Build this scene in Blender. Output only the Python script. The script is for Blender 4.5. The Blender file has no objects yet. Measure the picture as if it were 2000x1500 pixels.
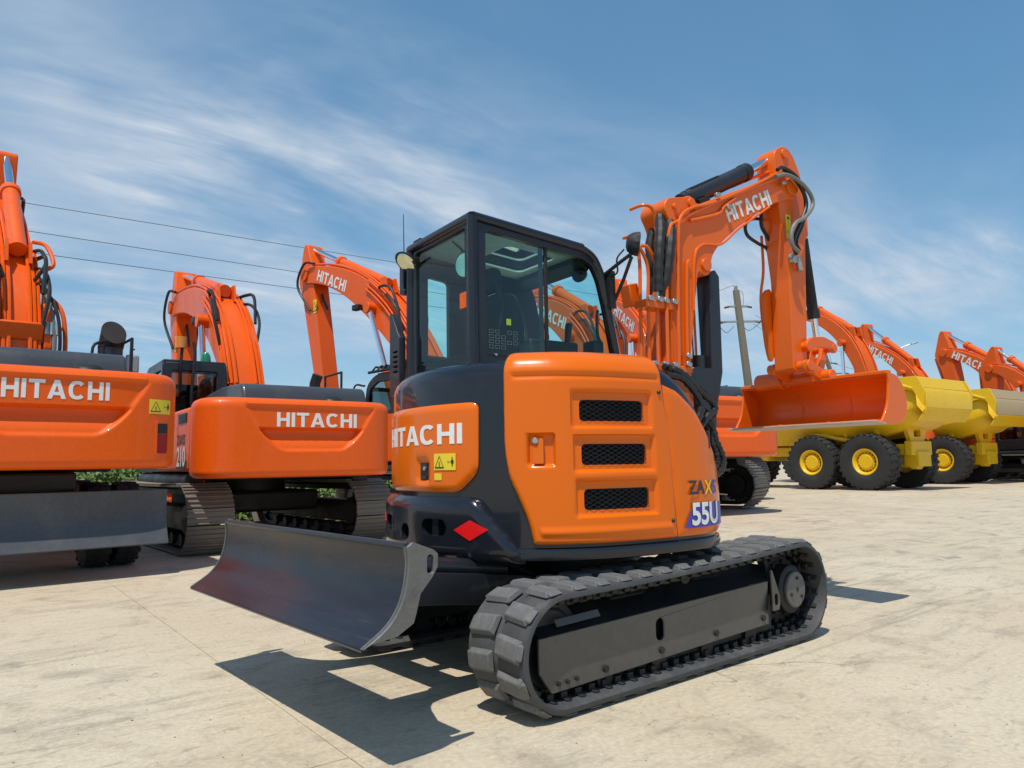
import bpy, bmesh, math, random
from mathutils import Vector, Matrix
from mathutils.geometry import delaunay_2d_cdt
R = math.radians
random.seed(7)
sc = bpy.context.scene
COL = sc.collection
# ------------------------------------------------------------------ camera
CAM_POS = Vector((-3.385, -3.468, 1.130))
YAW, PIT, ROL, FPX = 0.87026781, 0.107902, -0.0163115, 1447.51
cam_d = bpy.data.cameras.new('camera')
cam = bpy.data.objects.new('camera', cam_d); COL.objects.link(cam)
Fv = Vector((math.cos(PIT)*math.cos(YAW), math.cos(PIT)*math.sin(YAW), math.sin(PIT)))
Rv = Vector((math.sin(YAW), -math.cos(YAW), 0)); Uv = Rv.cross(Fv)
R2 = Rv*math.cos(ROL)+Uv*math.sin(ROL); U2 = -Rv*math.sin(ROL)+Uv*math.cos(ROL)
cam.matrix_world = Matrix(((R2.x, U2.x, -Fv.x, CAM_POS.x), (R2.y, U2.y, -Fv.y, CAM_POS.y), (R2.z, U2.z, -Fv.z, CAM_POS.z), (0, 0, 0, 1)))
cam_d.sensor_fit = 'HORIZONTAL'; cam_d.sensor_width = 36.0; cam_d.lens = 36.0*FPX/2000.0
cam_d.clip_start = 0.05; cam_d.clip_end = 6000
sc.camera = cam
# ------------------------------------------------------------------ light
SUN = Vector((-0.38, -0.21, 1.0)).normalized()
SUN_EL = math.asin(SUN.z); SUN_AZ = math.atan2(SUN.x, SUN.y)      # azimuth clockwise from +Y
w = bpy.data.worlds.new('World'); sc.world = w; w.use_nodes = True
wn, wl = w.node_tree.nodes, w.node_tree.links
wn.clear()
SKY_STR = 0.10
def N(nodes, t, **k):
    n = nodes.new(t)
    for a, b in k.items(): setattr(n, a, b)
    return n
out = N(wn, 'ShaderNodeOutputWorld'); bg = N(wn, 'ShaderNodeBackground'); bg.inputs['Strength'].default_value = SKY_STR
sky = N(wn, 'ShaderNodeTexSky', sky_type='NISHITA', sun_disc=False, sun_elevation=SUN_EL, sun_rotation=SUN_AZ)
sky.air_density = 1.0; sky.dust_density = 0.1; sky.ozone_density = 1.0; sky.altitude = 50
tc = N(wn, 'ShaderNodeTexCoord'); sep = N(wn, 'ShaderNodeSeparateXYZ')
wl.new(tc.outputs['Generated'], sep.inputs[0])
def wmath(op, a, b=None, c=None, clamp=False):
    n = N(wn, 'ShaderNodeMath', operation=op, use_clamp=clamp)
    for i, v in enumerate((a, b, c)):
        if v is None: continue
        if isinstance(v, (int, float)): n.inputs[i].default_value = v
        else: wl.new(v, n.inputs[i])
    return n.outputs[0]
zc = wmath('ADD', wmath('MAXIMUM', sep.outputs['Z'], 0.0), 0.16)
cu, cv = wmath('DIVIDE', sep.outputs['X'], zc), wmath('DIVIDE', sep.outputs['Y'], zc)
comb = N(wn, 'ShaderNodeCombineXYZ'); wl.new(cu, comb.inputs[0]); wl.new(cv, comb.inputs[1])
def cloud(scale, sx, sy, rot, detail, rough, dist, lo, hi, off):
    mp = N(wn, 'ShaderNodeMapping'); mp.inputs['Scale'].default_value = (sx, sy, 1); mp.inputs['Rotation'].default_value = (0, 0, rot); mp.inputs['Location'].default_value = off
    wl.new(comb.outputs[0], mp.inputs[0])
    nz = N(wn, 'ShaderNodeTexNoise'); nz.inputs['Scale'].default_value = scale; nz.inputs['Detail'].default_value = detail; nz.inputs['Roughness'].default_value = rough; nz.inputs['Distortion'].default_value = dist
    wl.new(mp.outputs[0], nz.inputs['Vector'])
    mr = N(wn, 'ShaderNodeMapRange', interpolation_type='SMOOTHSTEP'); mr.inputs[1].default_value = lo; mr.inputs[2].default_value = hi
    wl.new(nz.outputs['Fac'], mr.inputs[0]); return mr.outputs[0]
big = cloud(1.25, 1.0, 1.0, R(20), 4, .55, .4, .36, .62, (0.9, 1.7, 0))          # where there is cloud at all
str1 = cloud(1.7, 0.5, 2.0, R(-22), 9, .62, 1.1, .36, .76, (2.0, 0.3, 0))       # combed streaks
str2 = cloud(6.5, 0.55, 1.9, R(-38), 7, .64, .7, .40, .80, (0.4, 5.1, 0))       # fine ripples
soft = cloud(1.0, 0.7, 1.5, R(-15), 5, .58, .6, .30, .72, (7.3, 2.2, 0))        # soft sheets
den = wmath('ADD', wmath('MULTIPLY', big, wmath('ADD', wmath('MULTIPLY', str1, .62), wmath('MULTIPLY', str2, .30))), wmath('MULTIPLY', soft, .50))
# the cirrus bank lies low and reaches higher toward the north-west
lft = wmath('ADD', wmath('MULTIPLY', sep.outputs['X'], -.766), wmath('MULTIPLY', sep.outputs['Y'], .643))
edge = wmath('ADD', wmath('MULTIPLY', lft, .30), .37)
bank = N(wn, 'ShaderNodeMapRange', interpolation_type='SMOOTHSTEP'); wl.new(wmath('SUBTRACT', edge, wmath('ADD', sep.outputs['Z'], wmath('MULTIPLY', soft, -.10))), bank.inputs[0]); bank.inputs[1].default_value = -.08; bank.inputs[2].default_value = .16; bank.inputs[3].default_value = .05
den = wmath('MULTIPLY', den, bank.outputs[0])
fadeh = N(wn, 'ShaderNodeMapRange', interpolation_type='SMOOTHSTEP'); wl.new(sep.outputs['Z'], fadeh.inputs[0]); fadeh.inputs[1].default_value = .02; fadeh.inputs[2].default_value = .26; fadeh.inputs[3].default_value = .22
hv = N(wn, 'ShaderNodeMapRange', interpolation_type='SMOOTHSTEP'); wl.new(sep.outputs['Z'], hv.inputs[0]); hv.inputs[1].default_value = .42; hv.inputs[2].default_value = .0; hv.inputs[4].default_value = .26
den = wmath('ADD', wmath('MULTIPLY', wmath('MULTIPLY', den, fadeh.outputs[0]), 1.22), hv.outputs[0], clamp=True)
gm = N(wn, 'ShaderNodeGamma'); gm.inputs['Gamma'].default_value = .6; wl.new(sky.outputs[0], gm.inputs[0])
tint = N(wn, 'ShaderNodeMix', data_type='RGBA', blend_type='MULTIPLY'); tint.inputs[0].default_value = 1.0; wl.new(gm.outputs[0], tint.inputs[6]); tint.inputs[7].default_value = (1.02, 1.86, 2.38, 1)
mixc = N(wn, 'ShaderNodeMix', data_type='RGBA'); wl.new(den, mixc.inputs[0]); wl.new(tint.outputs[2], mixc.inputs[6]); mixc.inputs[7].default_value = (5.9, 6.7, 7.7, 1)
wl.new(mixc.outputs[2], bg.inputs['Color']); wl.new(bg.outputs[0], out.inputs['Surface'])
sun_d = bpy.data.lights.new('sun', 'SUN'); sun_d.energy = 3.9; sun_d.angle = R(0.53); sun_d.color = (1.0, .955, .88)
sun = bpy.data.objects.new('sun', sun_d); COL.objects.link(sun)
sun.rotation_euler = (-SUN).to_track_quat('-Z', 'Y').to_euler(); sun.location = (0, 0, 30)
vs = sc.view_settings; vs.view_transform = 'Standard'; vs.look = 'None'; vs.exposure = 0.0; vs.gamma = 1.0; vs.use_curve_mapping = False

# ------------------------------------------------------------------ materials
MATS = {}
def newmat(name):
    m = bpy.data.materials.new(name); m.use_nodes = True; MATS[name] = m
    nt = m.node_tree; b = nt.nodes['Principled BSDF']; return m, nt.nodes, nt.links, b
def noise(nodes, links, vec, scale, detail=4, rough=.55, dist=0.0):
    n = N(nodes, 'ShaderNodeTexNoise'); n.inputs['Scale'].default_value = scale; n.inputs['Detail'].default_value = detail; n.inputs['Roughness'].default_value = rough; n.inputs['Distortion'].default_value = dist
    links.new(vec, n.inputs['Vector']); return n.outputs['Fac']
def ramp(nodes, links, fac, lo, hi, a=0.0, b=1.0):
    n = N(nodes, 'ShaderNodeMapRange', interpolation_type='SMOOTHSTEP'); n.inputs[1].default_value = lo; n.inputs[2].default_value = hi; n.inputs[3].default_value = a; n.inputs[4].default_value = b
    links.new(fac, n.inputs[0]); return n.outputs[0]
def mixcol(nodes, links, fac, a, b, bt='MIX'):
    n = N(nodes, 'ShaderNodeMix', data_type='RGBA', blend_type=bt)
    for i, v in ((0, fac), (6, a), (7, b)):
        if isinstance(v, (int, float)): n.inputs[i].default_value = v
        elif isinstance(v, (tuple, list)): n.inputs[i].default_value = (*v, 1) if len(v) == 3 else v
        else: links.new(v, n.inputs[i])
    return n.outputs[2]
def paint(name, col, rough=.3, coat=.6, dirt=.15, dirtcol=(.30, .25, .19), metal=0.0, scale=1.0, bump=.02, spec=.5):
    m, nd, lk, b = newmat(name)
    t = N(nd, 'ShaderNodeTexCoord').outputs['Object']
    n1 = noise(nd, lk, t, 2.2*scale, 6, .6, .4); n2 = noise(nd, lk, t, 23*scale, 4, .6)
    f = ramp(nd, lk, n1, .45, .85, 0, dirt)
    c = mixcol(nd, lk, f, col, dirtcol)
    f2 = ramp(nd, lk, n2, .35, .75, 1-.10*min(1, dirt*4+.2), 1+.08*min(1, dirt*4+.2))
    c = mixcol(nd, lk, 1.0, c, f2, 'MULTIPLY') if dirt > .03 else c
    lk.new(c, b.inputs['Base Color'])
    lk.new(ramp(nd, lk, n1, .3, .8, rough*.85, min(1, rough*1.3+.04)), b.inputs['Roughness'])
    b.inputs['Metallic'].default_value = metal; b.inputs['Coat Weight'].default_value = coat; b.inputs['Coat Roughness'].default_value = .06; b.inputs['Specular IOR Level'].default_value = spec
    if bump:
        bp = N(nd, 'ShaderNodeBump'); bp.inputs['Strength'].default_value = bump; bp.inputs['Distance'].default_value = .02
        lk.new(noise(nd, lk, t, 9*scale, 3), bp.inputs['Height']); lk.new(bp.outputs[0], b.inputs['Normal'])
    return m
OR = paint('orange_paint', (.77, .142, .001), .22, .30, .012, (.5, .16, .03), bump=0, spec=.22)
ORB = paint('orange_boom_paint', (.80, .135, .004), .34, .25, .025, (.42, .15, .05), spec=.3, bump=0)
ORF = paint('orange_weathered_paint', (.84, .112, .003), .40, .18, .05, (.45, .13, .05), spec=.28, bump=0)
ORD = paint('orange_faded_paint', (.76, .115, .010), .55, .05, .35, (.40, .14, .07), spec=.25)
YEL = paint('yellow_paint', (.80, .49, .010), .42, .12, .16, (.45, .30, .08), spec=.3)
TAN = paint('dusty_yellow_steel', (.42, .31, .17), .75, .0, .5, (.36, .26, .16))
DG = paint('charcoal_gloss_paint', (.012, .0135, .020), .22, .45, .02, (.06, .06, .06), bump=0, spec=.3)
DGM = paint('charcoal_satin_paint', (.015, .016, .021), .38, .15, .05, (.12, .11, .10))
HOOD = paint('grey_hood_paint', (.048, .052, .058), .38, .3, .12, (.16, .15, .13))
BLK = paint('black_plastic', (.012, .012, .013), .5, .0, .1, (.05, .05, .05))
DARK = paint('black_steel', (.014, .013, .013), .55, .0, .2, (.06, .05, .04))
FRAME = paint('track_frame_paint', (.088, .080, .074), .36, .15, .25, (.14, .125, .11))
RUB = paint('rubber', (.062, .063, .066), .70, .0, .7, (.15, .145, .135), scale=3, bump=.12)
RUBL = paint('rubber_lug_dusty', (.125, .125, .122), .72, .0, .8, (.25, .24, .22), scale=4, bump=.15)
RUBD = paint('tyre_rubber', (.022, .022, .023), .72, .0, .45, (.07, .062, .05), scale=2, bump=.1)
HOSE = paint('black_hose', (.018, .018, .018), .5, .0, .2, (.06, .06, .06))
HOSEG = paint('grey_sleeved_hose', (.20, .20, .185), .5, .0, .3, (.1, .1, .09), scale=6)
SHOE = paint('worn_track_steel', (.19, .165, .14), .5, .0, .7, (.30, .24, .18), metal=.15, scale=4, bump=.1)
BARE = paint('bare_scuffed_steel', (.17, .168, .16), .45, .0, .85, (.10, .085, .062), metal=.35, scale=4, bump=.12)
EDGE = paint('worn_lip_steel', (.52, .40, .33), .5, .0, .4, (.5, .27, .18), metal=.2, scale=4)
ALU = paint('zinc_fitting', (.50, .49, .46), .35, .0, .2, (.25, .24, .22), metal=.8, scale=6)
WHITE = paint('white_print', (.80, .80, .78), .4, .0, .04, (.6, .58, .55), bump=0)
NAVY = paint('navy_print', (.025, .022, .05), .4, .0, 0, bump=0)
BLUE = paint('blue_print', (.06, .05, .42), .4, .0, 0, bump=0)
YPR = paint('yellow_print', (.85, .62, .02), .4, .0, .03, bump=0)
BPR = paint('black_print', (.02, .02, .02), .4, .0, 0, bump=0)
RED = paint('red_reflector', (.80, .010, .012), .25, .5, 0, bump=0)
REDL = paint('red_lamp_lens', (.34, .008, .010), .3, .1, 0, bump=0, spec=.2)
AMB = paint('amber_lens', (.80, .25, .01), .2, .6, 0, bump=0)
GRN = paint('green_beacon', (.01, .22, .08), .2, .6, 0, bump=0)
VOID = paint('painted_dark_void', (.006, .006, .006), .9, 0, 0, bump=0, spec=.1)  # near-black colour that paints in the shade inside vents and tie holes
DGM2 = paint('grey_print', (.16, .17, .17), .6, 0, 0, bump=0)
HUBC = paint('grey_cover', (.13, .12, .11), .5, 0, .3, (.2, .17, .14))
LINER = paint('pale_cab_liner', (.72, .73, .68), .8, .0, .1, (.3, .3, .28))
SEAT = paint('seat_fabric', (.022, .022, .024), .9, .0, .1, (.05, .05, .05))
CONC = paint('pole_concrete', (.235, .215, .17), .85, .0, .5, (.20, .17, .13), scale=2, bump=.2)
CER = paint('dark_insulator', (.05, .035, .03), .3, .4, 0)
GALV = paint('galvanised_steel', (.40, .41, .42), .5, .0, .2, (.3, .3, .3), metal=.6)
WIREM = paint('power_wire', (.08, .085, .09), .6, .0, 0)
def simple(name, col, rough, metal=0.0):
    m, nd, lk, b = newmat(name); b.inputs['Base Color'].default_value = (*col, 1); b.inputs['Roughness'].default_value = rough; b.inputs['Metallic'].default_value = metal
    t = N(nd, 'ShaderNodeTexCoord').outputs['Object']; lk.new(ramp(nd, lk, noise(nd, lk, t, 14, 4), .3, .8, rough*.8, rough*1.5+.02), b.inputs['Roughness']); return m
CHR = simple('chrome_rod', (.86, .87, .89), .10, 1.0)
MIR = simple('mirror_glass', (.62, .66, .50), .03, 1.0)
def glass(name, tint, extra=0.0):
    m = bpy.data.materials.new(name); m.use_nodes = True; nd, lk = m.node_tree.nodes, m.node_tree.links; nd.clear()
    o = N(nd, 'ShaderNodeOutputMaterial'); tr = N(nd, 'ShaderNodeBsdfTransparent'); gl = N(nd, 'ShaderNodeBsdfGlossy'); fr = N(nd, 'ShaderNodeFresnel'); mx = N(nd, 'ShaderNodeMixShader')
    t = N(nd, 'ShaderNodeTexCoord').outputs['Object']
    lk.new(mixcol(nd, lk, ramp(nd, lk, noise(nd, lk, t, 3, 5), .4, .8, 0, .12), tint, (.45, .47, .44)), tr.inputs[0])
    gl.inputs['Roughness'].default_value = .02; fr.inputs[0].default_value = 1.45
    lk.new(fr.outputs[0], mx.inputs[0]); lk.new(tr.outputs[0], mx.inputs[1]); lk.new(gl.outputs[0], mx.inputs[2]); lk.new(mx.outputs[0], o.inputs[0]); return m
GLS = glass('tinted_cab_glass', (.70, .99, .965))
GLD = glass('dark_cab_glass', (.30, .42, .42))
# dozer blade: dark worn paint with scuffs; reddish reflections are put into the colour
m, nd, lk, b = newmat('blade_steel'); BLADE = m
t = N(nd, 'ShaderNodeTexCoord').outputs['Object']
mp = N(nd, 'ShaderNodeMapping'); mp.inputs['Scale'].default_value = (6, .8, 6); lk.new(t, mp.inputs[0])
n1 = noise(nd, lk, mp.outputs[0], 2.0, 6, .6); n2 = noise(nd, lk, t, 30, 5, .65, 1.0); n3 = noise(nd, lk, t, 1.4, 4, .6)
c = mixcol(nd, lk, ramp(nd, lk, n1, .35, .7), (.012, .013, .019), (.024, .025, .033))
c = mixcol(nd, lk, ramp(nd, lk, n3, .50, .78, 0, .45), c, (.070, .022, .014))
c = mixcol(nd, lk, ramp(nd, lk, n2, .68, .76, 0, .4), c, (.10, .095, .09))
mp2 = N(nd, 'ShaderNodeMapping'); mp2.inputs['Scale'].default_value = (40, 1.2, 40); mp2.inputs['Rotation'].default_value = (R(12), 0, 0); lk.new(t, mp2.inputs[0])
scr = N(nd, 'ShaderNodeMath', operation='MULTIPLY'); lk.new(ramp(nd, lk, noise(nd, lk, mp2.outputs[0], 1.5, 6, .7, .6), .60, .68, 0, .5), scr.inputs[0]); lk.new(ramp(nd, lk, noise(nd, lk, t, 3.2, 4, .6), .48, .62), scr.inputs[1])
c = mixcol(nd, lk, scr.outputs[0], c, (.13, .12, .115))
lk.new(c, b.inputs['Base Color']); b.inputs['Metallic'].default_value = .0; lk.new(ramp(nd, lk, n1, .3, .8, .17, .34), b.inputs['Roughness']); b.inputs['Coat Weight'].default_value = .0; b.inputs['Specular IOR Level'].default_value = .32
bp = N(nd, 'ShaderNodeBump'); bp.inputs['Strength'].default_value = .10; bp.inputs['Distance'].default_value = .01; lk.new(n2, bp.inputs['Height']); lk.new(bp.outputs[0], b.inputs['Normal'])
# concrete ground (world-space coordinates so every slab differs)
def concrete(name, far=False):
    m, nd, lk, b = newmat(name)
    t = N(nd, 'ShaderNodeNewGeometry').outputs['Position']
    big = noise(nd, lk, t, .35, 5, .6, .6); med = noise(nd, lk, t, 1.7, 7, .65, .8); fine = noise(nd, lk, t, 38, 5, .7); sp = noise(nd, lk, t, 9, 6, .7, .4)
    c = mixcol(nd, lk, ramp(nd, lk, big, .3, .72), (.56, .455, .315), (.62, .53, .385))
    c = mixcol(nd, lk, ramp(nd, lk, med, .49, .72, 0, .6), c, (.33, .275, .195))
    c = mixcol(nd, lk, ramp(nd, lk, sp, .54, .72, 0, .55), c, (.27, .235, .18))
    c = mixcol(nd, lk, ramp(nd, lk, noise(nd, lk, t, 2.6, 6, .7, 1.2), .56, .70, 0, .45), c, (.60, .545, .43))
    # scuffed tyre arcs
    mpn = N(nd, 'ShaderNodeMapping'); mpn.inputs['Rotation'].default_value = (0, 0, R(38)); mpn.inputs['Scale'].default_value = (.35, 4.5, 1); lk.new(t, mpn.inputs[0])
    c = mixcol(nd, lk, ramp(nd, lk, noise(nd, lk, mpn.outputs[0], 1.1, 5, .6, .7), .56, .74, 0, .5), c, (.25, .22, .18))
    st = noise(nd, lk, t, .9, 3, .5, 1.4)
    c = mixcol(nd, lk, ramp(nd, lk, st, .62, .76, 0, .6), c, (.20, .175, .145))
    mps = N(nd, 'ShaderNodeMapping'); mps.inputs['Rotation'].default_value = (0, 0, R(4)); mps.inputs['Scale'].default_value = (.8, 3.2, 1); lk.new(t, mps.inputs[0])
    sm1 = noise(nd, lk, mps.outputs[0], 1.9, 10, .72, .5); sm2 = noise(nd, lk, t, .75, 3, .5, .5)
    mm = N(nd, 'ShaderNodeMath', operation='MULTIPLY'); lk.new(ramp(nd, lk, sm1, .52, .62, 0, .42), mm.inputs[0]); lk.new(ramp(nd, lk, sm2, .38, .60, .15, 1), mm.inputs[1])
    c = mixcol(nd, lk, mm.outputs[0], c, (.285, .245, .19))
    sm3 = noise(nd, lk, mps.outputs[0], 6.5, 8, .7, .8)
    m3 = N(nd, 'ShaderNodeMath', operation='MULTIPLY'); lk.new(ramp(nd, lk, sm3, .56, .66, 0, .55), m3.inputs[0]); lk.new(ramp(nd, lk, med, .40, .62, .1, 1), m3.inputs[1])
    c = mixcol(nd, lk, m3.outputs[0], c, (.24, .205, .16))
    # hairline cracks
    wv = N(nd, 'ShaderNodeTexVoronoi', feature='DISTANCE_TO_EDGE'); wv.inputs['Scale'].default_value = .42
    ad = N(nd, 'ShaderNodeVectorMath', operation='ADD'); nv = N(nd, 'ShaderNodeTexNoise'); nv.inputs['Scale'].default_value = 1.3; nv.inputs['Detail'].default_value = 6; lk.new(t, nv.inputs['Vector'])
    lk.new(t, ad.inputs[0]); lk.new(nv.outputs['Color'], ad.inputs[1]); lk.new(ad.outputs[0], wv.inputs['Vector'])
    cr = ramp(nd, lk, wv.outputs['Distance'], .0, .006, .55, 0)
    gate = N(nd, 'ShaderNodeMath', operation='MULTIPLY'); lk.new(cr, gate.inputs[0]); lk.new(ramp(nd, lk, noise(nd, lk, t, .5, 2), .52, .62), gate.inputs[1])
    c = mixcol(nd, lk, gate.outputs[0], c, (.16, .13, .10))
    c = mixcol(nd, lk, 1.0, c, ramp(nd, lk, fine, .25, .8, .84, 1.14), 'MULTIPLY')
    lk.new(c, b.inputs['Base Color']); b.inputs['Roughness'].default_value = .82; b.inputs['Specular IOR Level'].default_value = .3
    bp = N(nd, 'ShaderNodeBump'); bp.inputs['Strength'].default_value = .35; bp.inputs['Distance'].default_value = .012
    mx = N(nd, 'ShaderNodeMath', operation='ADD'); lk.new(fine, mx.inputs[0]); lk.new(sp, mx.inputs[1]); lk.new(mx.outputs[0], bp.inputs['Height']); lk.new(bp.outputs[0], b.inputs['Normal'])
    return m
GROUND = concrete('bleached_concrete')
VERGE = paint('dry_grass_soil', (.10, .115, .035), .9, 0, .5, (.17, .14, .07), scale=.6)
LEAF = paint('weed_leaf', (.13, .20, .045), .6, 0, .5, (.12, .15, .045), scale=.5, bump=0)
LEAFD = paint('tree_leaf', (.045, .080, .022), .6, 0, .4, (.07, .10, .03), scale=.5, bump=0)
BARK = paint('bark', (.10, .075, .05), .9, 0, .3)

# ------------------------------------------------------------------ mesh helpers
class MB:
    def __init__(s): s.v = []; s.f = []; s.m = []
    def add(s, vs_, fs, mi=0):
        o = len(s.v); s.v += [tuple(v) for v in vs_]; s.f += [tuple(i+o for i in f) for f in fs]; s.m += [mi]*len(fs)
        return s
    def box(s, c, d, rot=None, mi=0):
        c = Vector(c); h = Vector(d)/2; M = rot or Matrix.Identity(3)
        vs_ = [c + M @ Vector((x*h.x, y*h.y, z*h.z)) for x in (-1, 1) for y in (-1, 1) for z in (-1, 1)]
        return s.add(vs_, [(0, 1, 3, 2), (4, 6, 7, 5), (0, 4, 5, 1), (2, 3, 7, 6), (0, 2, 6, 4), (1, 5, 7, 3)], mi)
    def prism(s, poly, fn, t0, t1, mi=0):
        n = len(poly); vs_ = [fn(a, b_, t0) for a, b_ in poly]+[fn(a, b_, t1) for a, b_ in poly]
        return s.add(vs_, [tuple(range(n-1, -1, -1)), tuple(range(n, 2*n))]+[(i, (i+1) % n, n+(i+1) % n, n+i) for i in range(n)], mi)
    def cyl(s, p0, p1, r0, r1=None, n=16, cap=True, mi=0):
        p0, p1 = Vector(p0), Vector(p1); r1 = r0 if r1 is None else r1
        d = (p1-p0).normalized(); a = d.orthogonal().normalized(); b_ = d.cross(a)
        vs_ = []
        for p, r in ((p0, r0), (p1, r1)):
            vs_ += [p + (a*math.cos(2*math.pi*i/n)+b_*math.sin(2*math.pi*i/n))*r for i in range(n)]
        fs = [(i, (i+1) % n, n+(i+1) % n, n+i) for i in range(n)]
        if cap: fs += [tuple(range(n-1, -1, -1)), tuple(range(n, 2*n))]
        return s.add(vs_, fs, mi)
    def tube(s, path, r, n=8, mi=0):
        P = [Vector(p) for p in path]; rs = r if isinstance(r, (list, tuple)) else [r]*len(P)
        vs_ = []; prev = None
        for i, p in enumerate(P):
            d = (P[min(i+1, len(P)-1)]-P[max(i-1, 0)]).normalized()
            a = d.orthogonal().normalized() if prev is None else (prev-d*prev.dot(d)).normalized()
            prev = a; b_ = d.cross(a)
            vs_ += [p+(a*math.cos(2*math.pi*k/n)+b_*math.sin(2*math.pi*k/n))*rs[i] for k in range(n)]
        fs = [(i*n+k, i*n+(k+1) % n, (i+1)*n+(k+1) % n, (i+1)*n+k) for i in range(len(P)-1) for k in range(n)]
        fs += [tuple(range(n-1, -1, -1)), tuple(range((len(P)-1)*n, len(P)*n))]
        return s.add(vs_, fs, mi)
    def lathe(s, prof, c, axis, n=32, mi=0, cap=True):   # prof: (radius, height along axis)
        c = Vector(c); d = Vector(axis).normalized(); a = d.orthogonal().normalized(); b_ = d.cross(a); vs_ = []
        for r, h in prof: vs_ += [c+d*h+(a*math.cos(2*math.pi*i/n)+b_*math.sin(2*math.pi*i/n))*r for i in range(n)]
        fs = [(j*n+i, j*n+(i+1) % n, (j+1)*n+(i+1) % n, (j+1)*n+i) for j in range(len(prof)-1) for i in range(n)]
        if cap: fs += [tuple(range(n-1, -1, -1)), tuple(range((len(prof)-1)*n, len(prof)*n))]
        return s.add(vs_, fs, mi)
    def build(s, name, mat, parent=None, bevel=0.0, ang=35, rot=None, loc=None, seg=2):
        me = bpy.data.meshes.new(name); me.from_pydata(s.v, [], s.f); me.update()
        bm = bmesh.new(); bm.from_mesh(me); bmesh.ops.remove_doubles(bm, verts=bm.verts, dist=1e-5); bmesh.ops.recalc_face_normals(bm, faces=bm.faces); 
        bm.to_mesh(me); bm.free()
        mats = mat if isinstance(mat, (list, tuple)) else [mat]
        for x in mats: me.materials.append(x)
        if len(mats) > 1 and len(me.polygons) == len(s.m): me.polygons.foreach_set('material_index', s.m)
        me.polygons.foreach_set('use_smooth', [True]*len(me.polygons)); me.set_sharp_from_angle(angle=R(ang))
        o = bpy.data.objects.new(name, me); COL.objects.link(o)
        if parent is not None: o.parent = parent
        if rot is not None: o.rotation_euler = (0, 0, rot)
        if loc is not None: o.location = loc
        if bevel:
            b_ = o.modifiers.new('bevel', 'BEVEL'); b_.width = bevel; b_.segments = seg; b_.limit_method = 'ANGLE'; b_.angle_limit = R(32); b_.harden_normals = False
        return o
def XZ(a, b_, t): return (a, t, b_)
def thing(name, label, cat, loc=(0, 0, 0), rz=0.0, group=None, s=1.0):
    o = bpy.data.objects.new(name, None); COL.objects.link(o); o.location = loc; o.rotation_euler = (0, 0, rz); o.scale = (s, s, s); o.empty_display_size = .2
    o['label'] = label; o['category'] = cat
    if group: o['group'] = group
    return o
def tag(o, label, cat, group=None):
    o['label'] = label; o['category'] = cat
    if group: o['group'] = group
    return o
def copy_mesh(o, parent, loc=None, mat=None):
    c = o.copy(); COL.objects.link(c); c.parent = parent
    if mat is not None: c.matrix_local = mat
    elif loc is not None: c.location = loc
    return c
def cr(P, n=8):
    P = [Vector(p) for p in P]; P = [2*P[0]-P[1]]+P+[2*P[-1]-P[-2]]; o = []
    for i in range(1, len(P)-2):
        a, b_, c, d = P[i-1:i+3]
        for k in range(n):
            t = k/n; o.append(.5*((2*b_)+(c-a)*t+(2*a-5*b_+4*c-d)*t*t+(3*b_-a-3*c+d)*t**3))
    o.append(P[-2].copy()); return o
def rrect(x0, y0, x1, y1, r, n=5):
    o = []
    for cx, cy, a0 in ((x1-r, y1-r, 0), (x0+r, y1-r, 90), (x0+r, y0+r, 180), (x1-r, y0+r, 270)):
        o += [(cx+r*math.cos(R(a0+90*k/n)), cy+r*math.sin(R(a0+90*k/n))) for k in range(n+1)]
    return o
def fillet(poly, r, n=4):
    o = []; m_ = len(poly)
    for i in range(m_):
        p = Vector(poly[i]); a = Vector(poly[i-1]); b_ = Vector(poly[(i+1) % m_])
        rr = r[i] if isinstance(r, (list, tuple)) else r
        da, db = (a-p), (b_-p); k = min(rr, da.length*.45, db.length*.45)
        if k < 1e-5: o.append(tuple(p)); continue
        s0, s1 = p+da.normalized()*k, p+db.normalized()*k
        for j in range(n+1):
            t = j/n; q = s0*(1-t)**2+p*2*t*(1-t)+s1*t*t; o.append((q.x, q.y))
    return o
def inside(p, poly):
    x, y = p; c = False; n = len(poly); j = n-1
    for i in range(n):
        xi, yi = poly[i]; xj, yj = poly[j]
        if (yi > y) != (yj > y) and x < (xj-xi)*(y-yi)/(yj-yi)+xi: c = not c
        j = i
    return c
def resample(poly, h):
    o = []
    for i, p in enumerate(poly):
        q = poly[(i+1) % len(poly)]; L = math.hypot(q[0]-p[0], q[1]-p[1]); n = max(1, int(math.ceil(L/h)))
        o += [(p[0]+(q[0]-p[0])*k/n, p[1]+(q[1]-p[1])*k/n) for k in range(n)]
    return o
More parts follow.
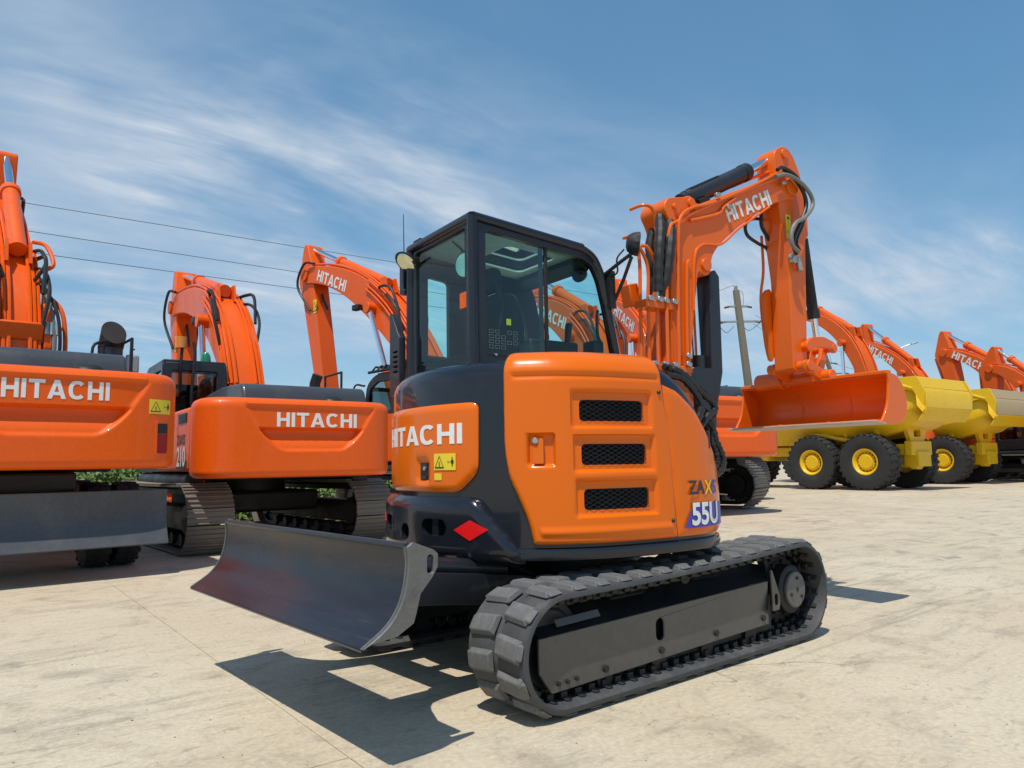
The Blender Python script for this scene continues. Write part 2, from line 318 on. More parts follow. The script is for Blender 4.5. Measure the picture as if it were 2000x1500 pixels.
def wrap(mb, outer, holes, fn, off=0.0, thick=.02, h=.03, relief=None, mi=0, grid=True):
    """triangulated sheet with holes laid on the surface fn(u,v)->(P,N); outer edge turned back by thick"""
    loops = [resample(outer, h)]+[resample(x, h) for x in holes]
    pts = []; edges = []
    for L in loops:
        o = len(pts); pts += L; edges += [(o+i, o+(i+1) % len(L)) for i in range(len(L))]
    if grid:
        us = [p[0] for p in outer]; vs2 = [p[1] for p in outer]
        u0, u1, v0, v1 = min(us), max(us), min(vs2), max(vs2); nu, nv = max(1, int((u1-u0)/h)), max(1, int((v1-v0)/h))
        for i in range(1, nu):
            for j in range(1, nv):
                q = (u0+(u1-u0)*i/nu, v0+(v1-v0)*j/nv)
                if inside(q, outer) and not any(inside(q, x) for x in holes):
                    if min((q[0]-p[0])**2+(q[1]-p[1])**2 for L in loops for p in L) > (h*.45)**2: pts.append(q)
    r = delaunay_2d_cdt([Vector(p) for p in pts], edges, [], 0, 1e-7)
    V, Fa = r[0], r[2]; ov = r[3]
    keep = []
    for f in Fa:
        c = sum((V[i] for i in f), Vector((0, 0)))/len(f)
        if inside(c, outer) and not any(inside(c, x) for x in holes): keep.append(tuple(f))
    P3 = []
    for q in V:
        p, n = fn(q.x, q.y); P3.append(Vector(p)+Vector(n)*(off+(relief(q.x, q.y) if relief else 0.0)))
    mb.add(P3, keep, mi)
    if thick:
        cnt = {}
        for f in keep:
            for i in range(len(f)):
                e = (f[i], f[(i+1) % len(f)]); k = tuple(sorted(e)); cnt[k] = None if k in cnt else e
        for k, e in cnt.items():
            if e is None: continue
            a, b_ = e; na, nb = Vector(fn(V[a].x, V[a].y)[1]), Vector(fn(V[b_].x, V[b_].y)[1])
            mb.add([P3[a], P3[b_], P3[b_]-nb*thick, P3[a]-na*thick], [(1, 0, 3, 2)], mi)
    return mb
def plate(mb, outer, holes, fn, t0, t1, mi=0):
    """flat plate with holes: fn(a,b,t)->xyz"""
    loops = [outer]+holes; pts = []; edges = []
    for L in loops:
        o = len(pts); pts += L; edges += [(o+i, o+(i+1) % len(L)) for i in range(len(L))]
    r = delaunay_2d_cdt([Vector(p) for p in pts], edges, [], 0, 1e-7); V = r[0]
    keep = []
    for f in r[2]:
        c = sum((V[i] for i in f), Vector((0, 0)))/len(f)
        if inside(c, outer) and not any(inside(c, x) for x in holes): keep.append(tuple(f))
    n = len(V); mb.add([fn(q.x, q.y, t0) for q in V]+[fn(q.x, q.y, t1) for q in V], keep+[tuple(i+n for i in f[::-1]) for f in keep], mi)
    for L in loops:
        m_ = len(L); mb.add([fn(*p, t0) for p in L]+[fn(*p, t1) for p in L], [(i, (i+1) % m_, m_+(i+1) % m_, m_+i) for i in range(m_)], mi)
    return mb
# letters of the heavy extended capitals on the machines
def _ring(w_, a0, a1, n=16):
    o = []
    for (rx, ry), rev in (((w_/2, .5), 0), ((w_/2-.235, .5-.18), 1)):
        q = []
        for k in range(n+1):
            a = R(a0+(a1-a0)*k/n); c_, s_ = math.cos(a), math.sin(a)
            q.append((w_/2+rx*math.copysign(abs(c_)**.82, c_), .5+ry*math.copysign(abs(s_)**.82, s_)))
        o += q[::-1] if rev else q
    return o
GLY = {
 'H': (.90, [[(0, 0), (.24, 0), (.24, .4), (.66, .4), (.66, 0), (.90, 0), (.90, 1), (.66, 1), (.66, .6), (.24, .6), (.24, 1), (0, 1)]], []),
 'I': (.24, [[(0, 0), (.24, 0), (.24, 1), (0, 1)]], []),
 'T': (.88, [[(.32, 0), (.56, 0), (.56, .81), (.88, .81), (.88, 1), (0, 1), (0, .81), (.32, .81)]], []),
 'A': (1.02, [[(0, 0), (.25, 0), (.32, .19), (.70, .19), (.77, 0), (1.02, 0), (.65, 1), (.37, 1)]], [[(.385, .36), (.635, .36), (.51, .74)]]),
 'C': (.96, [_ring(.96, 42, 318)], []),
}
def word(mb, txt, fn, u0, v0, h, flip=1, cen=True, off=.003, thick=.003, grid=.05, sx=1.0, gap=.13, mi=0):
    W = sum(GLY[c][0] for c in txt)+gap*(len(txt)-1); x = -W/2 if cen else 0
    for c in txt:
        wd, polys, holes = GLY[c]
        T = lambda q: (u0+flip*(x+q[0])*h*sx, v0+q[1]*h)
        for pl in polys:
            wrap(mb, [T(q) for q in pl], [[T(q) for q in hh] for hh in holes], fn, off, thick, grid, None, mi, grid=False)
        x += wd+gap
def fontmesh(txt, bold=.02, sx=1.0):
    cu_ = bpy.data.curves.new('t', 'FONT'); cu_.body = txt; cu_.size = 1.0; cu_.offset = bold; cu_.resolution_u = 3; cu_.space_character = .95
    o = bpy.data.objects.new('t', cu_); COL.objects.link(o); dg = bpy.context.evaluated_depsgraph_get(); ev = o.evaluated_get(dg); me = ev.to_mesh()
    v = [(p.co.x*sx, p.co.y) for p in me.vertices]; f = [tuple(p.vertices) for p in me.polygons]; ev.to_mesh_clear()
    bpy.data.objects.remove(o); bpy.data.curves.remove(cu_); return v, f
def fword(mb, txt, fn, u0, v0, h, off=.003, bold=.02, sx=1.0, flip=1, mi=0):
    v, f = fontmesh(txt, bold, sx); vs_ = []
    for x, y in v:
        p, n = fn(u0+flip*x*h, v0+y*h); vs_.append(Vector(p)+Vector(n)*off)
    mb.add(vs_, f, mi)
def planefn(o, u, v):
    o, u, v = Vector(o), Vector(u).normalized(), Vector(v).normalized(); n = u.cross(v)
    return lambda a, b_: (o+u*a+v*b_, n)
def warn_decal(parent, fn, u0, v0, wd, ht, rot=None, flip=1):
    mb = MB(); fl = lambda q: (u0+flip*q[0], v0+q[1])
    wrap(mb, [fl(q) for q in ((0, 0), (wd, 0), (wd, ht), (0, ht))], [], fn, .0025, .002, .05)
    a = mb.build('warning_label', YPR, parent, rot=rot); mb = MB(); x0, s = wd*.05, ht
    def tri(k, cx): return [(cx-.42*s*k, .5*s-.38*s*k-.02*s), (cx+.42*s*k, .5*s-.38*s*k-.02*s), (cx, .5*s+.40*s*k)]
    cx = wd*.27
    wrap(mb, [fl(q) for q in tri(.95, cx)], [[fl(q) for q in tri(.76, cx)]], fn, .0045, 0, .05, grid=False)
    for r_ in ((cx-.03*s, .22*s, cx+.03*s, .52*s), (wd*.84, .22*s, wd*.88, .78*s), (wd*.80, .40*s, wd*.92, .60*s), (wd*.64, .47*s, wd*.76, .51*s)):
        wrap(mb, [fl(q) for q in ((r_[0], r_[1]), (r_[2], r_[1]), (r_[2], r_[3]), (r_[0], r_[3]))], [], fn, .0045, 0, .5, grid=False)
    mb.build('pictogram', BPR, a)
    return a
# ------------------------------------------------------------------ ground
def kind(o, k): o['kind'] = k; return o
mb = MB(); mb.add([(-400, -400, -.008), (2500, -400, -.008), (2500, 2500, -.008), (-400, 2500, -.008)], [(0, 1, 2, 3)])
ground = kind(mb.build('ground', GROUND), 'structure')
SA = R(-3.5); SX, SY = Vector((math.cos(SA), math.sin(SA), 0)), Vector((-math.sin(SA), math.cos(SA), 0)); SO = Vector((-1.93, -.72, 0))
for i in range(-1, 9):
    for j in range(-1, 6):
        L = 5.6; g = .0022; mb = MB(); dz = random.uniform(-.0025, .0025)
        pts = [(i*L+g, j*L+g), ((i+1)*L-g, j*L+g), ((i+1)*L-g, (j+1)*L-g), (i*L+g, (j+1)*L-g)]
        c = SO+SX*((i+.5)*L)+SY*((j+.5)*L)
        mb.prism([(p[0]-(i+.5)*L, p[1]-(j+.5)*L) for p in pts], lambda a, b_, t: SX*a+SY*b_+Vector((0, 0, t)), -.03, 0)
        mb.build('concrete_slab', GROUND, ground, bevel=.002, loc=c+Vector((0, 0, dz if (i, j) not in ((0, 0), (-1, 0), (0, -1), (-1, -1)) else 0)), seg=1)

# ================================================================== MAIN MACHINE
UP = R(-6.0)
MM = thing('compact_excavator', 'orange and charcoal compact excavator with a dark dozer blade, nearest the camera', 'excavator')
# ---- rubber tracks
IDL, SPR = (-1.0, .285, .262), (1.065, .315, .295)      # x, z, outer radius
def belt_path(c0, c1, shrink=0.0, n=20):
    (x0, z0, r0), (x1, z1, r1) = c0, c1; r0 -= shrink; r1 -= shrink
    d = math.hypot(x1-x0, z1-z0); a = math.atan2(z1-z0, x1-x0); ph = math.acos((r0-r1)/d)
    P = []
    for k in range(n+1):           # right wheel, bottom -> top (ccw)
        t = a-ph+(2*ph)*k/n; P.append((x1+r1*math.cos(t), z1+r1*math.sin(t)))
    top = [(x1+r1*math.cos(a+ph), z1+r1*math.sin(a+ph)), (x0+r0*math.cos(a+ph), z0+r0*math.sin(a+ph))]
    for k in range(1, 14):
        t = k/14; sag = .012*math.sin(math.pi*t); P.append((top[0][0]*(1-t)+top[1][0]*t, top[0][1]*(1-t)+top[1][1]*t-sag+.0))
    for k in range(n+1):
        t = a+ph+(2*math.pi-2*ph)*k/n; P.append((x0+r0*math.cos(t), z0+r0*math.sin(t)))
    b0, b1 = P[-1], P[0]
    for k in range(1, 14): t = k/14; P.append((b0[0]*(1-t)+b1[0]*t, b0[1]*(1-t)+b1[1]*t))
    return P
def path_sampler(P):
    n = len(P); S = [0]
    for i in range(n): q = P[(i+1) % n]; S.append(S[-1]+math.hypot(q[0]-P[i][0], q[1]-P[i][1]))
    def at(s):
        s %= S[-1]
        lo, hi = 0, n
        while hi-lo > 1:
            m_ = (lo+hi)//2
            if S[m_] <= s: lo = m_
            else: hi = m_
        p, q = P[lo], P[(lo+1) % n]; t = (s-S[lo])/max(1e-9, S[lo+1]-S[lo]); L = math.hypot(q[0]-p[0], q[1]-p[1])
        return (p[0]+(q[0]-p[0])*t, p[1]+(q[1]-p[1])*t), ((q[0]-p[0])/L, (q[1]-p[1])/L)
    return at, S[-1]
def lug_mesh(sy):
    # local: x along belt, y across (0 centre .. .2 outer), z outward; a chunky block with chamfered top, swept to the outside
    mb = MB(); b_ = [(-.052, .012), (.052, .012), (.040, .178), (-.066, .178)]; t = [(-.037, .024), (.037, .024), (.024, .168), (-.050, .168)]
    v = [(x, y*sy, -.004) for x, y in b_]+[(x, y*sy, .024) for x, y in t]
    mb.add(v, [(0, 1, 2, 3), (4, 5, 6, 7), (0, 1, 5, 4), (1, 2, 6, 5), (2, 3, 7, 6), (3, 0, 4, 7)])
    mb.add([(-.052, sy*.176, -.004), (.030, sy*.176, -.004), (.022, sy*.199, .006), (-.046, sy*.199, .006), (-.045, sy*.170, .020), (.02, sy*.170, .020)], [(0, 1, 2, 3), (3, 2, 5, 4), (0, 3, 4), (1, 5, 2)])
    return mb
lugA = lug_mesh(-1).build('tread_lug', RUBL, None, bevel=.006); lugB = lug_mesh(1).build('tread_lug', RUBL, None, bevel=.006)
used_lug = [False, False]
for side in (-1, 1):
    yc = side*.80
    Po, Pi = belt_path(IDL, SPR), belt_path(IDL, SPR, .034); n = len(Po); mb = MB(); W = .2
    # cross section: outer face slightly inset at the very edge for a rounded belt lip
    prof = [(-W, .30), (-W+.006, .0), (-.04, .0), (-.02, .35), (.02, .35), (.04, 0), (W-.006, .0), (W, .30), (W, .75), (W-.035, 1.0), (-W+.035, 1.0), (-W, .75)]
    vs_ = []
    for i in range(n):
        for y, k in prof: vs_.append((Po[i][0]*(1-k)+Pi[i][0]*k, yc+y, Po[i][1]*(1-k)+Pi[i][1]*k))
    m_ = len(prof); mb.add(vs_, [(i*m_+j, i*m_+(j+1) % m_, ((i+1) % n)*m_+(j+1) % m_, ((i+1) % n)*m_+j) for i in range(n) for j in range(m_)])
    trk = mb.build('rubber_track', RUB, MM, ang=50)
    at, LT = path_sampler(Po); NL = 37
    for k in range(NL):
        for q, lg in ((0, lugA), (1, lugB)):
            (x, z), (tx, tz) = at((k+.5*q+.1)*LT/NL); nx, nz = tz, -tx
            M_ = Matrix(((tx, 0, nx, x), (0, 1, 0, yc), (tz, 0, nz, z), (0, 0, 0, 1)))
            if M_.to_3x3().determinant() < 0: M_ = Matrix(((-tx, 0, nx, x), (0, 1, 0, yc), (-tz, 0, nz, z), (0, 0, 0, 1)))
            if used_lug[q]: c = lg.copy(); COL.objects.link(c)
            else: c = lg; used_lug[q] = True
            c.parent = trk; c.matrix_local = M_
    # guide teeth on the inside of the belt
    mb = MB(); ati, LI = path_sampler(Pi); NT = 62
    for k in range(NT):
        (x, z), (tx, tz) = ati(k*LI/NT); nx, nz = tz, -tx; Mx = Matrix(((tx, 0, nx), (0, 1, 0), (tz, 0, nz)))
        for yy in (-.055, .055): mb.box((x-nx*.026, yc+yy, z-nz*.026), (.05, .035, .055), Mx)
        mb.box((x-nx*.018, yc+side*.098, z-nz*.018), (.040, .03, .038), Mx)
        mb.box((x-nx*.004, yc, z-nz*.004), (.03, .30, .012), Mx)
    kind(mb.build('guide_teeth', DARK, trk, bevel=.004), 'stuff')
    # idler, sprocket, rollers
    mb = MB(); yo = yc
    mb.lathe([(.05, -.07), (.17, -.07), (.19, -.05), (.222, -.045), (.222, .045), (.19, .05), (.17, .07), (.05, .07)], (IDL[0], yo, IDL[1]), (0, 1, 0), 36); mb.build('idler', DARK, MM)
    mb = MB(); NTO = 17; pts = []
    for k in range(NTO*4): a = 2*math.pi*k/(NTO*4); r = (.243, .243, .195, .195)[k % 4]; pts.append((SPR[0]+r*math.cos(a), SPR[1]+r*math.sin(a)))
    mb.prism(pts, XZ, yo-.025, yo+.025); mb.lathe([(.10, -.03), (.17, -.03), (.17, .03), (.10, .03)], (SPR[0], yo, SPR[1]), (0, 1, 0), 24); spk = mb.build('sprocket', DARK, MM)
    yf = yc+side*.11
    mb = MB(); mb.lathe([(.150, -.16), (.150, .0), (.130, .012), (.0, .012)] if side > 0 else [(.150, .16), (.150, .0), (.130, -.012), (.0, -.012)], (SPR[0], yf, SPR[1]), (0, 1, 0), 36); mb.build('motor_housing', DARK, spk)
    cov = MB().lathe([(.105, 0), (.112, .004), (.112, .018), (.104, .024), (.02, .024)] if side > 0 else [(.105, 0), (.112, -.004), (.112, -.018), (.104, -.024), (.02, -.024)], (SPR[0], yf+side*.012, SPR[1]), (0, 1, 0), 36).build('hub_cover', HUBC, spk)
    mb = MB()
    for a in (80, 200, 320): MB().cyl((SPR[0]+.07*math.cos(R(a)), yf+side*.03, SPR[1]+.07*math.sin(R(a))), (SPR[0]+.07*math.cos(R(a)), yf+side*.044, SPR[1]+.07*math.sin(R(a))), .011, n=6).build('bolt', DARK, spk)
    MB().cyl((SPR[0]+.01, yf+side*.03, SPR[1]), (SPR[0]+.01, yf+side*.04, SPR[1]), .014, n=6).build('bolt', DARK, spk)
    for k in range(9):
        a = 2*math.pi*k/9; MB().cyl((SPR[0]+.165*math.cos(a), yo+side*.026, SPR[1]+.165*math.sin(a)), (SPR[0]+.165*math.cos(a), yo+side*.045, SPR[1]+.165*math.sin(a)), .013, n=6).build('bolt', DARK, spk)
    for x in (-.66, -.25, .17, .60):
        MB().lathe([(.03, -.10), (.055, -.10), (.055, -.04), (.05, -.03), (.05, .03), (.055, .04), (.055, .10), (.03, .10)], (x, yc, .098), (0, 1, 0), 20).build('track_roller', DARK, MM)
    MB().lathe([(.02, -.06), (.045, -.06), (.045, .06), (.02, .06)], (.05, yc-side*.0, .50), (0, 1, 0), 16).build('carrier_roller', DARK, MM)
    # side frame: outer plate, sloping top, inner web
    yp = side*.93; s_ = side
    mb = MB(); slot = rrect(-.30, .215, -.235, .325, .03)
    plate(mb, [(-1.04, .100), (.755, .145), (.765, .40), (-1.115, .352), (-1.115, .20)], [slot], XZ, yp, yp-s_*.014)
    fr = mb.build('track_frame', FRAME, MM, bevel=.004, seg=1)
    mb = MB(); mb.add([(-1.115, yp, .356), (.765, yp, .404), (.90, yp-s_*.10, .47), (.90, yp-s_*.22, .475), (-.95, yp-s_*.22, .435), (-1.09, yp-s_*.09, .405)], [(0, 1, 2, 3, 4, 5)]);
    mb.add([(-.95, yp-s_*.22, .435), (.90, yp-s_*.22, .475), (.90, yp-s_*.22, .15), (-.95, yp-s_*.22, .13)], [(0, 1, 2, 3)]); mb.box((-.1, yp-s_*.14, .27), (1.7, .10, .18)); mb.prism([(-1.0, .30), (-.99, .085), (.86, .095), (.86, .30)], XZ, yp-s_*.05, yp-s_*.07); mb.build('frame_top', DARK, fr)
    mb = MB(); mb.add([(-.99, yp-s_*.012, .385), (-.70, yp-s_*.012, .395), (-.70, yp-s_*.03, .425), (-.99, yp-s_*.03, .415)], [(0, 1, 2, 3)]); mb.build('grease_cover', FRAME, fr)
    for x, z, r in ((-.69, .150, .017), (-.266, .165, .017), (.211, .178, .017), (.691, .192, .017), (-1.0, .140, .010), (-.945, .140, .010), (-.885, .142, .010)):
        MB().cyl((x, yp-s_*.002, z), (x, yp+s_*.012, z), r, n=12).build('bolt', DARK, fr)
    # tie-down bracket: two gussets with an eye
    mb = MB(); plate(mb, [(.80, .215), (.87, .215), (.885, .25), (.885, .30), (.81, .46), (.795, .46)], [rrect(.825, .245, .862, .315, .015, 3)], XZ, yp+s_*.006, yp-s_*.006); mb.build('tie_down_bracket', FRAME, fr, bevel=.002)
    mb = MB(); mb.add([(.765, yp, .19), (.765, yp, .40), (.80, yp-s_*.02, .46), (.72, yp+s_*.03, .23)], [(0, 1, 2), (0, 2, 3)]); mb.build('gusset', FRAME, fr)
# ---- centre frame and slew ring
mb = MB(); mb.box((0, 0, .42), (1.1, 1.24, .16)); mb.box((-.35, .62, .38), (.28, .35, .14)); mb.box((.35, .62, .38), (.28, .35, .14)); mb.box((-.35, -.62, .38), (.28, .35, .14)); mb.box((.35, -.62, .38), (.28, .35, .14)); mb.build('centre_frame', DARK, MM, bevel=.02)
mb = MB(); mb.cyl((0, 0, .50), (0, 0, .665), .42, n=40); mb.cyl((0, 0, .56), (0, 0, .60), .45, n=48); mb.build('slew_ring', DARK, MM)
mb = MB(); mb.tube(cr([(-.62, -.35, .52), (-.78, -.28, .60), (-.85, -.22, .57), (-.75, -.1, .5)], 6), .016); mb.tube(cr([(-.6, .1, .52), (-.8, .0, .62), (-.9, -.2, .60), (-.95, -.32, .52)], 6), .014); mb.build('blade_hose', HOSE, MM)
# ---- dozer blade
bl = [(-1.842, .822), (-1.835, .77), (-1.838, .72), (-1.848, .665), (-1.872, .60), (-1.925, .535), (-2.026, .470)]
blc = cr([(x, 0, z) for x, z in bl], 4)
face = [(p.x, p.z) for p in blc]; back = [(x+.018, z-.002) for x, z in face]
mb = MB(); mb.prism(face+back[::-1], XZ, -.985, .985); BLD = mb.build('dozer_blade', BLADE, MM, ang=40)
mb = MB(); mb.cyl((-1.832, -.985, .822), (-1.832, .985, .822), .014, n=10); mb.build('top_rail', DGM, BLD)
mb = MB(); mb.add([(-1.93, y, .530) for y in (-.985, .985)]+[(-2.030, y, .466) for y in (.985, -.985)]+[(-1.925, y, .522) for y in (-.985, .985)]+[(-2.026, y, .458) for y in (.985, -.985)], [(0, 1, 2, 3), (7, 6, 5, 4), (0, 3, 7, 4), (2, 1, 5, 6), (3, 2, 6, 7)]); mb.build('cutting_edge', BLADE, BLD)
for y0, y1, nm in ((-1.003, -.985, BARE), (.985, 1.003, BARE)):
    mb = MB(); outer = face[::-1][:1]+[(-1.995, .485)]+[(-1.885, .497), (-1.812, .535), (-1.792, .60), (-1.782, .64), (-1.725, .70), (-1.702, .735), (-1.700, .785), (-1.722, .803), (-1.815, .838)]+face
    plate(mb, outer, [rrect(-1.752, .712, -1.722, .785, .014, 4)], XZ, y0, y1); mb.build('blade_end_plate', nm, BLD, bevel=.003, seg=1)
    mb = MB(); mb.tube([(x-.002, y1 if y1 < 0 else y0, z) for x, z in face], .0045, 6); mb.build('weld_bead', BARE, BLD)
mb = MB(); mb.box((-1.79, 0, .60), (.06, 1.9, .10)); mb.box((-1.77, 0, .76), (.08, 1.9, .05)); mb.build('blade_stiffener', DGM, BLD, bevel=.01)
pf = [(-1.80, -.80), (-1.70, -.78), (-1.58, -.50), (-1.30, -.44), (-.62, -.42), (-.62, .42), (-1.30, .46), (-1.58, .54), (-1.70, .80), (-1.80, .82)]
pf = fillet(pf, [0, .06, .15, .2, .03, .03, .2, .15, .06, 0], 4)
ph = [fillet([(-1.785, -.38), (-1.36, -.33), (-1.36, .34), (-1.785, .40)], .02, 2), rrect(-1.20, .04, -1.02, .26, .02, 2), rrect(-1.20, -.24, -1.02, -.03, .02, 2)]
zf = lambda x: .60+(x+1.8)*(-.125)
mb = MB(); plate(mb, pf, ph, lambda a, b_, t: (a, b_, zf(a)+t), -.075, .075); mb.build('push_frame', DGM, BLD, bevel=.012)
c_ = MB().cyl((-1.45, -.36, .66), (-.85, -.36, .58), .045, n=18).build('blade_cylinder', DGM, BLD); MB().cyl((-1.75, -.36, .66), (-1.44, -.36, .66), .025, n=14).build('rod', CHR, c_)

# ---- upper body shell
pts = [(-1.10*math.cos(R(a)), -1.10*math.sin(R(a))) for a in range(0, 40, 3)]+[(-.70, -.815), (-.5, -.895), (-.25, -.93), (0, -.94), (.2, -.925), (.35, -.875), (.48, -.78), (.57, -.65), (.62, -.5), (.64, -.3), (.64, 0)]
hp = cr([(x, y, 0) for x, y in pts], 6)
class Outline:
    def __init__(s, pts):
        s.P = [(p[0], p[1]) for p in pts]; s.S = [0]
        for a, b_ in zip(s.P, s.P[1:]): s.S.append(s.S[-1]+math.hypot(b_[0]-a[0], b_[1]-a[1]))
    def ev(s, t):
        sg = 1
        if t < 0: sg, t = -1, -t
        t = min(t, s.S[-1]-1e-6); lo, hi = 0, len(s.P)-1
        while hi-lo > 1:
            m_ = (lo+hi)//2
            if s.S[m_] <= t: lo = m_
            else: hi = m_
        f = (t-s.S[lo])/(s.S[lo+1]-s.S[lo]); a, b_ = s.P[lo], s.P[lo+1]
        return a[0]+(b_[0]-a[0])*f, sg*(a[1]+(b_[1]-a[1])*f)
    def at(s, t):
        p = s.ev(t); e = .012; a, b_ = s.ev(t-e), s.ev(t+e); tx, ty = b_[0]-a[0], b_[1]-a[1]; L = math.hypot(tx, ty) or 1
        return p, (ty/L, -tx/L)
class Shell:
    def __init__(s, outline, z0, hz, rt, rb=.0): s.o, s.z0, s.hz, s.rt, s.rb = outline, z0, hz, rt, rb
    def H(s, u): return s.hz(u)-s.z0
    def __call__(s, u, wv):
        (x, y), (nx, ny) = s.o.at(u); H, r = s.H(u), s.rt
        if wv < 0 and s.rb:
            a = min(-wv/s.rb, math.pi/2); ins = s.rb*(1-math.cos(a)); z = s.z0-s.rb*math.sin(a); nh, nz = math.cos(a), -math.sin(a)
        elif wv <= H: ins, z, nh, nz = 0, s.z0+wv, 1, 0
        elif wv < H+r*math.pi/2: a = (wv-H)/r; ins = r*(1-math.cos(a)); z = s.z0+H+r*math.sin(a); nh, nz = math.cos(a), math.sin(a)
        else: ins = r+(wv-H-r*math.pi/2); z = s.z0+H+r; nh, nz = 0, 1
        return Vector((x-nx*ins, y-ny*ins, z)), Vector((nx*nh, ny*nh, nz))
    def mesh(s, mb, u0, u1, nu, wlo=0.0, extra=.02, closed=True, mi=0):
        us = [u0+(u1-u0)*i/nu for i in range(nu+1)]; rings = []
        bot = [wlo*k/3 for k in (3, 2, 1)] if wlo < 0 else []
        n = None
        for u in us:
            H = s.H(u); ws = bot+[H*k/6 for k in range(7)]+[H+s.rt*math.pi/2*k/5 for k in range(1, 6)]+[H+s.rt*math.pi/2+extra]
            rings.append([s(u, x)[0] for x in ws]); n = len(ws)
        mb.add([p for r_ in rings for p in r_], [(i*n+j, (i+1)*n+j, (i+1)*n+j+1, i*n+j+1) for i in range(nu) for j in range(n-1)], mi)
        if closed:
            mb.add([r_[-1] for r_ in rings], [tuple(range(nu+1))], mi); mb.add([r_[0] for r_ in rings], [tuple(range(nu, -1, -1))], mi)
            mb.add(rings[0]+rings[-1], [tuple(list(range(n))+list(range(2*n-1, n-1, -1)))], mi)
def sm(x, a, b_): t = max(0, min(1, (x-a)/(b_-a))); return t*t*(3-2*t)
def hzf(u):
    t = max(0, abs(u)-1.48)/.6; return 1.58-.48*min(t, 1.25)**2
OUT = Outline(hp); SH = Shell(OUT, .70, hzf, .10)
mb = MB(); SH.mesh(mb, -2.62, 2.62, 150, 0.0, .06); BODY = mb.build('body_shell', DG, MM, rot=UP, ang=40)
# tail panel (orange) with lock recess
tp = [(-.52, .39), (-.40, .290), (.40, .290), (.52, .39), (.525, .735), (.525, .757), (-.525, .757), (-.525, .735)]
tp = fillet([(-.525, .757), (-.52, .39), (-.395, .288), (.395, .288), (.52, .39), (.525, .757)], [.05, .06, .04, .04, .06, .05], 5)
def box_recess(x0, x1, y0, y1, d, r=.015):
    return lambda u, v: -d*sm(u, x0, x0+r)*(1-sm(u, x1-r, x1))*sm(v, y0, y0+r)*(1-sm(v, y1-r, y1))
rec = box_recess(.055, .185, .33, .475, .022, .02)
def edge_round(poly, r):
    def f(u, v):
        d = 9
        for i, p in enumerate(poly):
            q = poly[(i+1) % len(poly)]; vx, vy = q[0]-p[0], q[1]-p[1]; L2 = vx*vx+vy*vy or 1e-9
            t = max(0, min(1, ((u-p[0])*vx+(v-p[1])*vy)/L2)); d = min(d, math.hypot(u-p[0]-vx*t, v-p[1]-vy*t))
        return -r*(1-min(1, d/(r*1.6)))**2
    return f
er = edge_round(tp, .016)
mb = MB(); wrap(mb, tp, [], SH, .026, .03, .022, lambda u, v: er(u, v)+rec(u, v)); TP = mb.build('tail_panel', OR, BODY, ang=45)
mb = MB(); wrap(mb, rrect(.085, .352, .158, .445, .006), [], SH, .010, .004, .03); mb.build('lock_recess', BLK, TP)
mb = MB(); wrap(mb, rrect(.095, .40, .15, .44, .004), [], SH, .013, .004, .03); wrap(mb, rrect(.095, .358, .15, .375, .004), [], SH, .016, .004, .03); mb.build('latch', DGM, TP)
p_, n_ = SH(.135, .415); MB().cyl(p_+n_*.012, p_+n_*.02, .011, n=12).build('lock_barrel', ALU, TP)
mb = MB(); word(mb, 'HITACHI', SH, .028, .543, .108, off=.029, grid=.04, sx=1.27); mb.build('lettering', WHITE, TP)
SHo = lambda u, v: (SH(u, v)[0]+SH(u, v)[1]*.0275, SH(u, v)[1])
warn_decal(TP, SHo, .235, .405, .157, .088)
mb = MB(); wrap(mb, [(.237, .352), (.292, .352), (.292, .388), (.237, .388)], [], SHo, .002, .002, .03); mb.build('small_label', YPR, TP)
# rear bumper casting
bp_ = [(-.78, -.055), (-.70, .06), (-.515, .262), (.515, .262), (.70, .06), (.78, -.055)]
bp2 = fillet(bp_, [.02, .06, .05, .05, .06, .02], 4)
holes = [rrect(-.20+.36, .065, -.20+.565, .145, .038)]
bh = [rrect(.165, .062, .35, .150, .042), rrect(-.35, .062, -.165, .150, .042), rrect(-.045, .025, .045, .115, .04)]
erb = edge_round(bp2, .035)
BSH = Shell(OUT, .70, hzf, .10, .08)
mb = MB(); wrap(mb, bp2, bh, BSH, .060, .07, .024, erb); BUMP = mb.build('rear_bumper', DG, BODY, ang=45)
for sx_ in (.258, -.258, 0):
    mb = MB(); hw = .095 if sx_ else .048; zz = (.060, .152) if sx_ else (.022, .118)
    wrap(mb, rrect(sx_-hw, zz[0], sx_+hw, zz[1], .04), [], SH, .012, 0, .03); mb.build('tie_hole_dark_sheet', VOID, BUMP)  # near-black sheet on the shell, painting the shade inside the hole
    if sx_: mb = MB(); wrap(mb, rrect(sx_-.022, .060, sx_+.022, .152, .004), [], lambda u, v: (SH(u, v)[0]-SH(u, v)[1]*.5*abs(v-.106)*0, SH(u, v)[1]), .044, .03, .03); mb.build('tie_hole_bridge', DG, BUMP)
mb = MB(); wrap(mb, [(.402, .098), (.498, .150), (.600, .104), (.498, .046)], [], SH, .064, .003, .03); mb.build('diamond_reflector', RED, BUMP)
mb = MB(); wrap(mb, [(-.602, .098), (-.498, .150), (-.400, .104), (-.498, .046)], [], SH, .064, .003, .03); mb.build('diamond_reflector', RED, BUMP)
